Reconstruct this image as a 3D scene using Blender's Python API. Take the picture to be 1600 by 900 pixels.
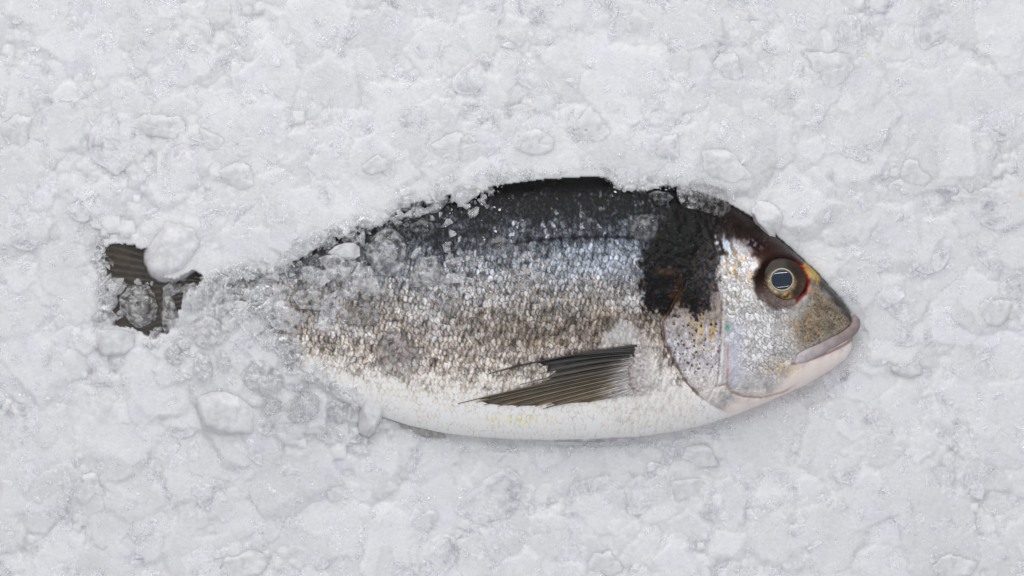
import bpy, bmesh, math, random
import numpy as np
from mathutils import Vector

for o in list(bpy.data.objects):
    bpy.data.objects.remove(o)
SC = bpy.context.scene
COL = SC.collection
K = 0.0003                 # metres per unit of the plan (the bed is laid out on a 1600 x 900 plan)
ZREF = 20.0                # plan height that the camera frames exactly
random.seed(7)
R_ = math.radians

# ------------------------------------------------------------------ camera, world, lamps, exposure
cam_d = bpy.data.cameras.new('camera')
cam = bpy.data.objects.new('camera', cam_d)
COL.objects.link(cam)
CAM_H = 2.0
cam.location = (0, 0, CAM_H + ZREF * K)
cam.rotation_euler = (0, 0, 0)
cam_d.sensor_width = 36.0
cam_d.lens = 36.0 * CAM_H / (1600 * K)
cam_d.clip_start, cam_d.clip_end = 0.01, 100.0
cam_d.dof.use_dof = True
cam_d.dof.focus_distance = CAM_H - 32 * K
cam_d.dof.aperture_fstop = 2.8
SC.camera = cam

world = bpy.data.worlds.new('World')
SC.world = world
world.use_nodes = True
wbg = world.node_tree.nodes['Background']
wbg.inputs['Color'].default_value = (0.955, 0.955, 1.0, 1)
wbg.inputs['Strength'].default_value = 0.45


def area(name, loc, target, sx, sy, power, color):
    d = bpy.data.lights.new(name, 'AREA')
    d.shape = 'RECTANGLE'
    d.size, d.size_y = sx, sy
    d.energy = power
    d.color = color
    o = bpy.data.objects.new(name, d)
    COL.objects.link(o)
    o.location = loc
    q = (Vector(target) - Vector(loc)).to_track_quat('-Z', 'Y')
    o.rotation_euler = q.to_euler()
    return o


area('window_softbox', (-0.35, 1.55, 1.25), (0, 0, 0), 2.4, 1.5, 19.0, (1.0, 0.985, 0.97))
for nm, yy, pw in (('tube_lamp', 0.50, 4.4), ('tube_lamp', -0.56, 2.8)):
    t = area(nm, (0.05, yy, 1.25), (0.05, yy * 0.2, 0), 1.5, 0.035, pw, (0.93, 0.97, 1.0))
    t.rotation_euler.z += R_(7)

SC.view_settings.view_transform = 'Standard'
SC.view_settings.look = 'None'
SC.view_settings.exposure = 0.0
SC.view_settings.gamma = 1.0
SC.view_settings.use_curve_mapping = False
SC.render.engine = 'CYCLES'
cy = SC.cycles
cy.max_bounces = 14
cy.transmission_bounces = 14
cy.transparent_max_bounces = 12
cy.diffuse_bounces = 5
cy.glossy_bounces = 6
cy.caustics_reflective = True
cy.caustics_refractive = True
cy.blur_glossy = 0.6
cy.sample_clamp_indirect = 6.0
cy.use_denoising = True


# ------------------------------------------------------------------ numeric helpers
def hash01(i, j, seed):
    i = np.asarray(i).astype(np.int64)
    j = np.asarray(j).astype(np.int64)
    n = (i * 374761393 + j * 668265263 + seed * 974711) & 0x7fffffff
    n = ((n ^ (n >> 13)) * 1274126177) & 0x7fffffff
    n = n ^ (n >> 16)
    return (n & 0xffff) / 65535.0


def vnoise(x, y, seed=0):
    """gradient noise, about -1..1"""
    xi, yi = np.floor(x), np.floor(y)
    fx, fy = x - xi, y - yi
    u = fx * fx * fx * (fx * (fx * 6 - 15) + 10)
    v = fy * fy * fy * (fy * (fy * 6 - 15) + 10)

    def g(i, j, dx, dy):
        a = hash01(i, j, seed) * 6.2832
        return np.cos(a) * dx + np.sin(a) * dy
    a = g(xi, yi, fx, fy); b = g(xi + 1, yi, fx - 1, fy)
    c = g(xi, yi + 1, fx, fy - 1); d = g(xi + 1, yi + 1, fx - 1, fy - 1)
    return ((a + (b - a) * u) * (1 - v) + (c + (d - c) * u) * v) * 1.6


def fbm(x, y, sx, sy=None, seed=0, octv=3, gain=0.55):
    sy = sy or sx
    x, y = x / sx, y / sy
    s, a, n = 0.0, 1.0, 0.0
    for o in range(octv):
        c, sn = math.cos(0.6 * o), math.sin(0.6 * o)
        f = 1.97 ** o
        s = s + a * vnoise((x * c - y * sn) * f + 17.3 * o, (x * sn + y * c) * f - 9.1 * o, seed + 31 * o)
        n += a
        a *= gain
    return s / n * 1.35


def sstep(a, b, x):
    t = np.clip((x - a) / (b - a), 0, 1)
    return t * t * (3 - 2 * t)


def seg_dist(x, y, pts, closed=False):
    """distance to a polyline and the parameter (0..1) along it"""
    pts = [np.array(p, float) for p in pts]
    if closed:
        pts = pts + [pts[0]]
    L = [np.hypot(*(pts[i + 1] - pts[i])) for i in range(len(pts) - 1)]
    tot, acc = sum(L), 0.0
    best = np.full(np.shape(x), 1e9); tt = np.zeros(np.shape(x))
    for i in range(len(pts) - 1):
        a, b = pts[i], pts[i + 1]
        d = b - a
        u = np.clip(((x - a[0]) * d[0] + (y - a[1]) * d[1]) / max(d @ d, 1e-9), 0, 1)
        q = np.hypot(x - a[0] - u * d[0], y - a[1] - u * d[1])
        m = q < best
        best = np.where(m, q, best)
        tt = np.where(m, (acc + u * L[i]) / tot, tt)
        acc += L[i]
    return best, tt


def sdist(x, y, poly):
    """signed distance to a polygon, positive inside"""
    d, _ = seg_dist(x, y, poly, True)
    ins = np.zeros(np.shape(x), bool)
    n = len(poly)
    for i in range(n):
        x1, y1 = poly[i]; x2, y2 = poly[(i + 1) % n]
        if y1 == y2:
            continue
        c = ((y1 > y) != (y2 > y)) & (x < (x2 - x1) * (y - y1) / (y2 - y1) + x1)
        ins ^= c
    return np.where(ins, d, -d)


def dots(x, y, cell, rmin, rmax, seed, dens=1.0):
    """round specks scattered one to a cell; 1 inside a speck"""
    i0, j0 = np.floor(x / cell), np.floor(y / cell)
    out = np.zeros(np.shape(x))
    for di in (-1, 0, 1):
        for dj in (-1, 0, 1):
            i, j = i0 + di, j0 + dj
            h = hash01(i, j, seed); h2 = hash01(i, j, seed + 3); h3 = hash01(i, j, seed + 7); h4 = hash01(i, j, seed + 9)
            r = rmin + (rmax - rmin) * h3 ** 2
            d = np.hypot((x - (i + h) * cell) * (0.8 + 0.5 * h2), y - (j + h2) * cell)
            out = np.maximum(out, sstep(r, r * 0.45, d) * (h4 < dens))
    return out


def lin(c):
    c = np.asarray(c, float) / 255.0
    return np.where(c <= 0.04045, c / 12.92, ((c + 0.055) / 1.055) ** 2.4)


def W(px, py, z):
    return np.stack([(np.asarray(px, float) - 800) * K, (450 - np.asarray(py, float)) * K,
                     np.asarray(z, float) * K + np.zeros(np.shape(px))], -1)


def np_mesh(name, verts, faces, mat, smooth=True, colors=None, floats=None):
    """faces: (n,4) or (n,3) int array or a list of arrays of these"""
    me = bpy.data.meshes.new(name)
    fl = faces if isinstance(faces, list) else [faces]
    fl = [np.asarray(f, np.int32) for f in fl if len(f)]
    loops = np.concatenate([f.ravel() for f in fl])
    tot = np.concatenate([np.full(len(f), f.shape[1], np.int32) for f in fl])
    start = np.concatenate([[0], np.cumsum(tot)[:-1]]).astype(np.int32)
    me.vertices.add(len(verts)); me.loops.add(len(loops)); me.polygons.add(len(tot))
    me.vertices.foreach_set('co', np.asarray(verts, np.float32).ravel())
    me.loops.foreach_set('vertex_index', loops)
    me.polygons.foreach_set('loop_start', start)
    me.update(calc_edges=True)
    me.validate()
    me.polygons.foreach_set('use_smooth', np.full(len(me.polygons), smooth))
    if colors is not None:
        a = me.color_attributes.new('pigment', 'FLOAT_COLOR', 'POINT')
        c = np.ones((len(verts), 4), np.float32); c[:, :3] = colors
        a.data.foreach_set('color', c.ravel())
    for k, v in (floats or {}).items():
        a = me.attributes.new(k, 'FLOAT', 'POINT')
        a.data.foreach_set('value', np.asarray(v, np.float32).ravel())
    if mat:
        me.materials.append(mat)
    return me


def link(name, me, parent=None):
    o = bpy.data.objects.new(name, me)
    COL.objects.link(o)
    if parent is not None:
        o.parent = parent
        o.location = -parent_world(parent)
    return o


def parent_world(p):
    v = Vector((0, 0, 0))
    while p is not None:
        v += p.location
        p = p.parent
    return v


def tag(o, label, cat, group=None, kind=None):
    o['label'] = label
    o['category'] = cat
    if group:
        o['group'] = group
    if kind:
        o['kind'] = kind
    return o


def grid_faces(nr, nc, wrap=False):
    i = np.arange(nr - 1)[:, None]; j = np.arange(nc - 1)[None, :]
    a = (i * nc + j).ravel()
    f = np.stack([a, a + 1, a + nc + 1, a + nc], -1)
    if wrap:
        i = np.arange(nr - 1)
        g = np.stack([i * nc + nc - 1, i * nc, (i + 1) * nc, (i + 1) * nc + nc - 1], -1)
        f = np.concatenate([f, g])
    return f


# ------------------------------------------------------------------ materials
def new_mat(name):
    m = bpy.data.materials.new(name)
    m.use_nodes = True
    nt = m.node_tree
    b = nt.nodes['Principled BSDF']
    return m, nt, b, nt.nodes.new, nt.links.new


def noise_node(nt, scale, detail=3.0, rough=0.55, kind='noise'):
    tc = nt.nodes.new('ShaderNodeTexCoord')
    n = nt.nodes.new('ShaderNodeTexNoise' if kind == 'noise' else 'ShaderNodeTexVoronoi')
    n.inputs['Scale'].default_value = scale
    if kind == 'noise':
        n.inputs['Detail'].default_value = detail
        n.inputs['Roughness'].default_value = rough
    nt.links.new(tc.outputs['Object'], n.inputs['Vector'])
    return n


def ramp(nt, src, a, b, lo, hi):
    m = nt.nodes.new('ShaderNodeMapRange')
    m.inputs['From Min'].default_value = a; m.inputs['From Max'].default_value = b
    m.inputs['To Min'].default_value = lo; m.inputs['To Max'].default_value = hi
    nt.links.new(src, m.inputs['Value'])
    return m.outputs['Result']


def add_bump(nt, b, layers):
    prev = None
    for sc, st, dist, det in layers:
        n = noise_node(nt, sc, det)
        bp = nt.nodes.new('ShaderNodeBump')
        bp.inputs['Strength'].default_value = st
        bp.inputs['Distance'].default_value = dist
        nt.links.new(n.outputs['Fac'], bp.inputs['Height'])
        if prev is not None:
            nt.links.new(prev.outputs['Normal'], bp.inputs['Normal'])
        prev = bp
    nt.links.new(prev.outputs['Normal'], b.inputs['Normal'])


def mat_bed():
    m, nt, b, N, L = new_mat('packed_crushed_ice')
    at = N('ShaderNodeAttribute'); at.attribute_name = 'pigment'
    L(at.outputs['Color'], b.inputs['Base Color'])
    b.inputs['Subsurface Weight'].default_value = 1.0
    b.inputs['Subsurface Radius'].default_value = (1.0, 1.0, 1.05)
    b.inputs['Subsurface Scale'].default_value = 0.006
    b.inputs['IOR'].default_value = 1.31
    n = noise_node(nt, 420, 4)
    L(ramp(nt, n.outputs['Fac'], 0.35, 0.65, 0.08, 0.45), b.inputs['Roughness'])
    add_bump(nt, b, [(330, 0.25, 0.0008, 4), (1300, 0.8, 0.0004, 3)])
    return m


def mat_ice(name, trans_lo, trans_hi, rough, col=(0.9, 0.905, 0.92), nscale=260, bump=0.35, sss=1.0, soft=0.12):
    m, nt, b, N, L = new_mat(name)
    b.inputs['Base Color'].default_value = (*col, 1)
    b.inputs['IOR'].default_value = 1.31
    b.inputs['Subsurface Weight'].default_value = sss
    b.inputs['Subsurface Radius'].default_value = (1, 1, 1.05)
    b.inputs['Subsurface Scale'].default_value = 0.0030
    n = noise_node(nt, nscale, 4, 0.6)
    n.inputs['Distortion'].default_value = 0.35
    L(ramp(nt, n.outputs['Fac'], 0.52 - soft, 0.52 + soft, trans_hi, trans_lo), b.inputs['Transmission Weight'])
    n2 = noise_node(nt, nscale * 1.7, 3)
    L(ramp(nt, n2.outputs['Fac'], 0.35, 0.65, rough * 0.4, rough * 1.6), b.inputs['Roughness'])
    add_bump(nt, b, [(240, bump, 0.0011, 3), (800, bump, 0.0005, 3)])
    return m


def mat_attr(name, rough=None, bump=None, coat=0.0, metal=False, spec=0.5, sss=0.0):
    m, nt, b, N, L = new_mat(name)
    at = N('ShaderNodeAttribute'); at.attribute_name = 'pigment'
    L(at.outputs['Color'], b.inputs['Base Color'])
    if rough is None:
        r = N('ShaderNodeAttribute'); r.attribute_name = 'rough'
        L(r.outputs['Fac'], b.inputs['Roughness'])
    else:
        b.inputs['Roughness'].default_value = rough
    if metal:
        r = N('ShaderNodeAttribute'); r.attribute_name = 'metal'
        L(r.outputs['Fac'], b.inputs['Metallic'])
    b.inputs['Coat Weight'].default_value = coat
    if metal:
        r = N('ShaderNodeAttribute'); r.attribute_name = 'wet'
        L(r.outputs['Fac'], b.inputs['Coat Weight'])
    b.inputs['Coat Roughness'].default_value = 0.12
    b.inputs['Coat IOR'].default_value = 1.33
    b.inputs['Specular IOR Level'].default_value = spec
    if sss:
        b.inputs['Subsurface Weight'].default_value = sss
        b.inputs['Subsurface Radius'].default_value = (1.0, 0.7, 0.6)
        b.inputs['Subsurface Scale'].default_value = 0.001
    if bump:
        add_bump(nt, b, bump)
    return m


M_BED = mat_bed()
M_CLEAR = mat_ice('clear_ice', 0.80, 1.0, 0.035, col=(0.97, 0.97, 0.98), nscale=380, bump=0.3)
M_FROST = mat_ice('frosted_ice', 0.52, 0.98, 0.03, col=(0.98, 0.98, 0.99), nscale=300, bump=0.5, soft=0.13, sss=0.0)
M_MILKY = mat_ice('milky_ice', 0.10, 0.40, 0.14, col=(0.87, 0.868, 0.885), nscale=160, bump=0.22, sss=0.0, soft=0.16)
M_SHARD = mat_ice('shard_ice', 0.45, 0.88, 0.12, col=(0.96, 0.958, 0.975), nscale=170, bump=0.4, sss=0.0, soft=0.16)
M_GRAIN = mat_ice('ice_grain', 0.62, 0.98, 0.05, col=(0.97, 0.97, 0.98), nscale=300, bump=0.3, sss=0.0, soft=0.16)
m, nt, b, N, L = new_mat('ice_crumb')
b.inputs['Base Color'].default_value = (0.84, 0.845, 0.86, 1)
b.inputs['Roughness'].default_value = 0.1
b.inputs['IOR'].default_value = 1.7
M_CRUMB = m
M_SKIN = mat_attr('fish_skin', None, [(1500, 0.2, 0.0003, 2)], coat=0.06, metal=True, spec=0.16)
M_FIN = mat_attr('fin_skin', 0.38, [(700, 0.25, 0.0004, 2)], coat=0.25)
M_LIP = mat_attr('lip_skin', 0.42, [(600, 0.2, 0.0004, 3)], coat=0.2, sss=0.3)

# ------------------------------------------------------------------ the fish: outline and thickness on the plan
TOPX = [322, 345, 400, 450, 500, 560, 620, 700, 780, 850, 920, 980, 1040, 1100, 1145, 1175, 1212, 1240, 1275, 1300, 1320, 1329, 1334]
TOPY = [424, 419, 404, 388, 368, 345, 323, 304, 289, 280, 276, 279, 288, 304, 321, 339, 367, 391, 423, 451, 473, 487, 508]
BOTX = [322, 345, 380, 420, 460, 500, 540, 590, 640, 690, 740, 800, 850, 930, 1000, 1060, 1100, 1150, 1200, 1260, 1300, 1322, 1331, 1334]
BOTY = [480, 488, 515, 553, 586, 610, 630, 650, 666, 677, 683, 687, 688.5, 687, 683, 674, 665, 649, 629, 602, 578, 562, 548, 522]
THX = [322, 345, 450, 600, 800, 1000, 1100, 1200, 1270, 1310, 1328, 1334]
THY = [12, 22, 40, 58, 72, 78, 77, 68, 52, 36, 25, 17]


def smooth_interp(xs, ys):
    """monotone-ish smooth curve through the points, sampled finely"""
    g = np.linspace(xs[0], xs[-1], 2400)
    v = np.interp(g, xs, ys)
    k = np.hanning(41); k /= k.sum()
    vp = np.concatenate([2 * v[0] - v[20:0:-1], v, 2 * v[-1] - v[-2:-22:-1]])
    s = np.convolve(vp, k, 'valid')
    w = sstep(1300, 1322, g)            # keep the blunt snout as drawn
    return g, s * (1 - w) + v * w


GT, VT = smooth_interp(TOPX, TOPY)
GB, VB = smooth_interp(BOTX, BOTY)
GH, VH = smooth_interp(THX, THY)


def f_top(x): return np.interp(x, GT, VT)
def f_bot(x): return np.interp(x, GB, VB)
def f_th(x): return np.interp(x, GH, VH)


def zfish(x, y):
    x = np.asarray(x, float); y = np.asarray(y, float)
    t, b = f_top(x), f_bot(x)
    v = (y - (t + b) / 2) / ((b - t) / 2)
    z = f_th(x) * np.clip(1 - np.abs(v) ** 2.2, 0, 1) ** (1 / 2.2)
    return np.where((np.abs(v) < 1) & (x > 322) & (x < 1334), z, -60.0)


# ------------------------------------------------------------------ the skin: pigment and relief
def scale_field(x, y, dx, dy, rx, ry, seed, jit=0.25):
    """overlapping scales, free edge towards the tail (smaller x)"""
    best = np.full(x.shape, -1e9); d_ = np.ones(x.shape); rnd = np.zeros(x.shape); rn2 = np.zeros(x.shape)
    u_ = np.zeros(x.shape); w_ = np.zeros(x.shape)
    j0 = np.floor(y / dy)
    for dj in (-1, 0, 1):
        j = j0 + dj
        off = (j % 2) * 0.5
        i0 = np.floor(x / dx - off)
        for di in (-1, 0, 1, 2):
            i = i0 + di
            h1 = hash01(i, j, seed); h2 = hash01(i, j, seed + 5)
            cx = (i + off + 0.5 + (h1 - 0.5) * jit) * dx
            cy_ = (j + 0.5 + (h2 - 0.5) * jit) * dy
            u = (x - cx) / rx; w = (y - cy_) / ry
            d = np.hypot(u, w)
            m = (d < 1) & (cx > best)
            best = np.where(m, cx, best); d_ = np.where(m, d, d_)
            rnd = np.where(m, h1, rnd); rn2 = np.where(m, h2, rn2)
            u_ = np.where(m, u, u_); w_ = np.where(m, w, w_)
    return d_, u_, w_, rnd, rn2


def mixc(c, col, m):
    col = np.asarray(col, float)
    return c + (col - c) * np.asarray(m)[..., None]


BLOTCH = [(999, 400), (1012, 372), (1038, 346), (1052, 318), (1090, 322), (1130, 345), (1118, 372), (1124, 400), (1118, 440),
          (1112, 482), (1088, 497), (1062, 482), (1042, 492), (1022, 492), (1006, 490), (997, 455)]
HEADTOP = [(1048, 270), (1110, 290), (1160, 310), (1220, 350), (1300, 430), (1345, 480), (1345, 510), (1320, 492), (1298, 462), (1275, 440), (1252, 414),
           (1222, 404), (1186, 412), (1172, 398), (1160, 378), (1120, 372), (1085, 378), (1045, 350)]
GILL = [(1092, 385), (1078, 415), (1062, 450), (1044, 484), (1031, 503), (1036, 532), (1050, 562), (1072, 598), (1094, 621), (1118, 637)]
PREOP = [(1129, 470), (1128, 510), (1126, 555), (1124, 592), (1121, 602)]
HEAD = GILL + [(1150, 655), (1250, 640), (1360, 560), (1345, 470), (1200, 330), (1120, 300), (1100, 345)]
OPERC = GILL + [(1124, 618), (1128, 590), (1130, 470), (1118, 440), (1110, 400)]


def skin(x, y):
    """pigment (0..255 as under the light of the photograph), relief, roughness, metal"""
    t, b = f_top(x), f_bot(x)
    f = (y - t) / (b - t)
    n1 = fbm(x, y, 60, 40, 1, 3); n2 = fbm(x, y, 14, 14, 2, 3); n3 = fbm(x, y, 5, 7, 3, 2)
    streak = fbm(x + 0.25 * y, y, 5.5, 17, 4, 3)
    fine = fbm(x, y, 2.6, 3.2, 5, 2)
    # ---- flank and back
    wx = x + 3.2 * fbm(x, y, 24, 24, 6, 3); wy = y + 3.0 * fbm(x, y, 22, 26, 7, 3) - 0.05 * (x - 800)
    d, u, w, r1, r2 = scale_field(wx, wy, 7.8, 9.8, 7.9, 7.4, 11, 0.5)
    ff = f + 0.06 * n1 * (1 - 0.5 * sstep(.6, .8, f)) + 0.035 * n2 + 0.06 * sstep(800, 480, x) * (f < 0.6)
    stops = [0, .065, .15, .23, .31, .43, .55, .66, .75, .82, .90, 1.0]
    cols = np.array([(9, 9, 11), (13, 14, 17), (35, 36, 40), (86, 88, 92), (141, 143, 147), (156, 153, 152), (149, 142, 136),
                     (162, 154, 148), (192, 184, 178), (214, 208, 202), (226, 222, 217), (230, 226, 221)], float)
    c = np.stack([np.interp(ff, stops, cols[:, i]) for i in range(3)], -1)
    light = c.mean(-1)
    belly = sstep(0.70, 0.86, ff)
    back = sstep(0.22, 0.08, ff)
    amp = (1 - 0.75 * belly)
    # random tone and painted glints of the scales, dark free edges, streaks across them
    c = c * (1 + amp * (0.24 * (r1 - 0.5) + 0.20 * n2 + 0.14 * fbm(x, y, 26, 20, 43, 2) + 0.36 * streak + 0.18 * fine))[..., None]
    edge = sstep(0.70, 0.98, d) * (u < 0.25)
    c = c * (1 - edge * (0.36 * amp + 0.02 * belly) * (0.7 + 0.6 * r2))[..., None]
    crack = sstep(0.16, 0.42, fbm(x + 0.2 * y, y, 4.5, 15, 41, 2)) * (1 - belly * 0.85)
    c = c * (1 - 0.28 * crack)[..., None]
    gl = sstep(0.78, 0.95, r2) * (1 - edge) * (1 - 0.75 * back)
    c = mixc(c, (226, 226, 230), gl * 0.55 * (0.4 + 0.6 * sstep(-0.2, 0.4, n3)))  # pale glints painted on random scales
    c = mixc(c, (112, 115, 120), back * sstep(0.5, 0.9, r1) * (1 - edge) * np.clip(0.4 + 0.6 * n3, 0, 1) * 0.8 * sstep(0.01, 0.06, ff))  # glints painted on some scales of the back
    mott = sstep(-0.1, 0.55, n3 + 0.5 * fine) * sstep(0.02, 0.07, ff) * sstep(0.30, 0.2, ff)
    c = c + (mott * 26)[..., None] * np.array([0.97, 1.0, 1.04])
    # iridescent tints
    blue = sstep(0.15, .28, ff) * sstep(0.46, .3, ff) * sstep(820, 930, x)
    c = c * (1 + np.stack([-0.03 * blue, -0.005 * blue, 0.028 * blue], -1))
    tan = sstep(-0.1, 0.5, fbm(x, y, 9, 16, 8, 2)) * sstep(.24, .36, ff) * (1 - belly)
    c = c * (1 + np.stack([0.01 * tan, -0.01 * tan, -0.04 * tan], -1))
    bl2 = sstep(0.1, 0.6, fbm(x, y, 8, 12, 9, 2)) * sstep(.14, .22, ff) * sstep(0.7, .5, ff)
    c = c * (1 + np.stack([-0.035 * bl2, 0.0 * bl2, 0.035 * bl2], -1))
    # highlights painted where the silver catches the lamp, browner zone under the lateral line
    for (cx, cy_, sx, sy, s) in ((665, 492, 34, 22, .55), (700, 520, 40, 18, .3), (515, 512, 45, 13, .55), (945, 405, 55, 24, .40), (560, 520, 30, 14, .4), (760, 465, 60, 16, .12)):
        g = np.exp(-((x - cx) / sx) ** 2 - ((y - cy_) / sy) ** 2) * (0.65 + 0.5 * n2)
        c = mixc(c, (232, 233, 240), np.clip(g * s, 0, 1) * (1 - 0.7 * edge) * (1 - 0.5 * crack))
    g = np.exp(-((x - 880) / 130) ** 2 - ((y - 512) / 34) ** 2)
    c = c * (1 - 0.17 * g[..., None] * np.array([0.9, 1.0, 1.1]))
    g = sstep(640, 480, x) * sstep(.62, .45, f)
    c = mixc(c, (112, 108, 106), 0.30 * g)
    # yellow stain on the belly
    g = np.exp(-((x - 808) / 45) ** 2 - ((y - 656 + (x - 808) * 0.03) / 7) ** 2) * sstep(-0.1, .5, n3)
    c = mixc(c, (188, 178, 96), np.clip(g * 0.7, 0, 1))
    # lateral line: a broken dark row of pores with short ticks
    LL = [(560, 432), (640, 405), (740, 388), (825, 377), (900, 371), (985, 371), (1010, 376)]
    dl, tl = seg_dist(x, y + 1.5 * n2, LL)
    tick = sstep(0.1, 0.9, np.cos(wx / 8.6 * 2 * math.pi * 0.5 + 2.5 * n1)) * sstep(9, 3, dl)
    on = sstep(0.52, 0.60, tl) * sstep(1.0, 0.97, tl) + 0.35 * sstep(0.1, 0.4, tl) * sstep(0.6, 0.5, tl)
    c = mixc(c, (22, 22, 26), np.clip(on * (sstep(3.2, 1.0, dl) * (0.6 + 0.4 * tick) + 0.75 * tick * sstep(7, 3, dl)), 0, 1) * 0.92)
    # pale axil above the pectoral fin
    s = sdist(x, y, [(930, 546), (948, 515), (968, 496), (985, 505), (1002, 520), (1006, 540)]) + 4 * n2
    c = mixc(c, (190, 190, 192), sstep(-5, 10, s) * 0.6)
    s = sdist(x, y, [(1000, 520), (1030, 545), (1070, 620), (1110, 650), (1040, 672), (960, 684), (940, 640), (985, 615)]) + 8 * n2
    pale = sstep(-12, 22, s)
    c = mixc(c, np.stack([200 + 26 * streak + 16 * fine, 197 + 26 * streak + 16 * fine, 194 + 26 * streak + 18 * fine], -1), pale * 0.8)
    rel = (1 - belly * 0.93) * (0.6 * (-u) * (d < 1) + 0.7 * (r1 - 0.5) * w + 0.7 * streak + 0.5 * fine) - 0.4 * edge * (1 - belly)
    rel = rel * (1 - 0.5 * back)
    rough = 0.40 + 0.10 * n2 + 0.12 * belly - 0.06 * back
    metal = 0.22 * (1 - belly) * sstep(0.12, 0.3, ff)

    # ---- head
    hd = sdist(x, y, HEAD)
    hm = sstep(-3, 3, hd + 1.0 * n3)
    hx = x + 2.5 * fbm(x, y, 16, 16, 21, 2); hy = y + 2.5 * fbm(x, y, 16, 16, 22, 2)
    d2, u2, w2, q1, q2 = scale_field(hx - 0.35 * hy, hy + 0.1 * hx, 7.6, 9.5, 7.4, 7.6, 31, 0.9)
    e2 = sstep(0.62, 0.95, d2)
    h = np.zeros(x.shape + (3,)) + np.array((178, 175, 174.))
    h = h * (1 + 0.10 * streak + 0.10 * fine + 0.10 * n2)[..., None]
    # cheek with net-like scales
    cheek = sstep(-14, 14, sdist(x, y, [(1120, 392), (1178, 392), (1184, 440), (1200, 470), (1240, 480), (1262, 520), (1238, 560), (1215, 590), (1160, 580), (1128, 520)]) + 6 * n2)
    hc = np.zeros_like(h) + np.array((192, 190, 191.))
    hc = hc * (1 + 0.26 * (q1 - 0.5) + 0.22 * fine + 0.14 * n2)[..., None]
    hc = mixc(hc, (108, 104, 96), e2 * 0.55 * sstep(-0.5, 0.3, n1 + n2 + 0.3))
    h = mixc(h, hc, cheek)
    ora = sstep(0.12, 0.6, fbm(x, y, 12, 12, 23, 3)) * sstep(470, 400, y) * cheek
    h = mixc(h, (205, 160, 112), ora * 0.75)
    oli = sstep(0.18, 0.55, fbm(x, y, 11, 15, 24, 3)) * cheek * sstep(1180, 1130, x) * sstep(500, 440, y)
    h = mixc(h, (112, 100, 66), oli * 0.8)
    # gill plate: lilac silver with yellow flecks and black specks
    op = sstep(-2, 4, sdist(x, y, OPERC))
    ho = np.zeros_like(h) + np.array((164, 161, 165.))
    ho = ho * (1 + 0.22 * n2 + 0.24 * fine + 0.24 * streak + 0.10 * n1)[..., None]
    ho = mixc(ho, (214, 206, 198), sstep(540, 620, y) * 0.6)
    ho = mixc(ho, (122, 112, 104), 0.55 * sstep(545, 480, y + 10 * n2))
    zone = np.exp(-((x - 1096) / 30) ** 2 - ((y - 515) / 32) ** 2)
    ho = mixc(ho, (196, 160, 96), np.clip(zone * 1.1, 0, 1) * sstep(-0.05, 0.5, fbm(x, y, 9, 10, 25, 3)) * 0.65)
    spk = dots(x + 2 * n3, y + 2 * fine, 5.6, 0.6, 3.0, 26, 0.7) * np.clip(np.exp(-((x - 1090) / 42) ** 2 - ((y - 525) / 55) ** 2) * 1.6, 0, 1)
    ho = mixc(ho, (40, 34, 32), spk * 0.9)
    h = mixc(h, ho, op)
    # strip in front of the preopercle ridge, bluish with a red streak, and a green glint
    st = np.exp(-((x - 1146) / 13) ** 2) * sstep(490, 515, y) * sstep(612, 590, y)
    h = mixc(h, (168, 171, 186), st * 0.5)
    g = np.exp(-((x - 1134.5) / 2.4) ** 2) * (np.exp(-((y - 583) / 14) ** 2) + 0.8 * np.exp(-((y - 550) / 12) ** 2))
    h = mixc(h, (150, 70, 72), np.clip(g, 0, 1) * 0.35)
    g = np.exp(-((x - 1134) / 4) ** 2 - ((y - 511) / 5) ** 2)
    h = mixc(h, (60, 120, 108), g * 0.7)
    # snout: olive grey mottled with rust and black pores
    sn = sstep(-16, 16, sdist(x, y, [(1262, 470), (1256, 446), (1272, 440), (1300, 466), (1345, 490), (1338, 515), (1290, 534), (1250, 545), (1232, 510)]) + 8 * n2)
    hs = np.zeros_like(h) + np.array((120, 112, 101.))
    hs = hs * (1 + 0.26 * n2 + 0.22 * fine)[..., None]
    hs = mixc(hs, (176, 136, 96), sstep(0.1, 0.55, fbm(x, y, 13, 13, 27, 3)) * sstep(1300, 1262, x) * 0.7)
    hs = mixc(hs, (58, 54, 46), dots(x, y, 5.6, 0.8, 2.6, 28, 0.7) * 0.6)
    h = mixc(h, hs, sn)
    gr = sstep(-8, 22, sdist(x, y, [(1230, 470), (1280, 500), (1240, 548), (1190, 520)]) + 8 * n1)
    h = mixc(h, (150, 146, 138), 0.45 * gr * (1 - e2) * (1 - sn))
    # lower jaw and throat, smooth and pinkish white
    jaw = sstep(-10, 14, sdist(x, y, [(1238, 572), (1290, 548), (1350, 530), (1345, 570), (1260, 625), (1190, 650), (1120, 672), (1110, 655), (1150, 622), (1205, 612)]) + 3 * n2)
    h = mixc(h, np.array((216, 204, 199.)) * (1 + 0.03 * n2)[..., None], jaw * 0.92)
    g = np.exp(-((x - 1222) / 26) ** 2 - ((y - 575) / 13) ** 2) * sstep(-0.2, 0.5, n3)
    h = mixc(h, (206, 176, 120), np.clip(g, 0, 1) * 0.75)
    # dark crown and nape
    hts = sdist(x, y, HEADTOP) + 6 * n2 + 5 * n1
    ht = sstep(-7, 9, hts)
    hk = np.zeros_like(h) + np.array((34, 25, 21.))
    hk = mixc(hk, (48, 47, 43), sstep(34, 8, (y - t)) * sstep(1150, 1200, x))
    hk = hk * (1 + 0.25 * n2 + 0.22 * fine)[..., None]
    hk = mixc(hk, (54, 29, 22), np.exp(-((x - 1195) / 34) ** 2 - ((y - 398) / 18) ** 2) * 0.7)
    h = mixc(h, hk, ht * 0.97)
    g = np.exp(-((x - 1320) / 30) ** 2) * sstep(26, 8, np.abs(y - t))
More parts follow.
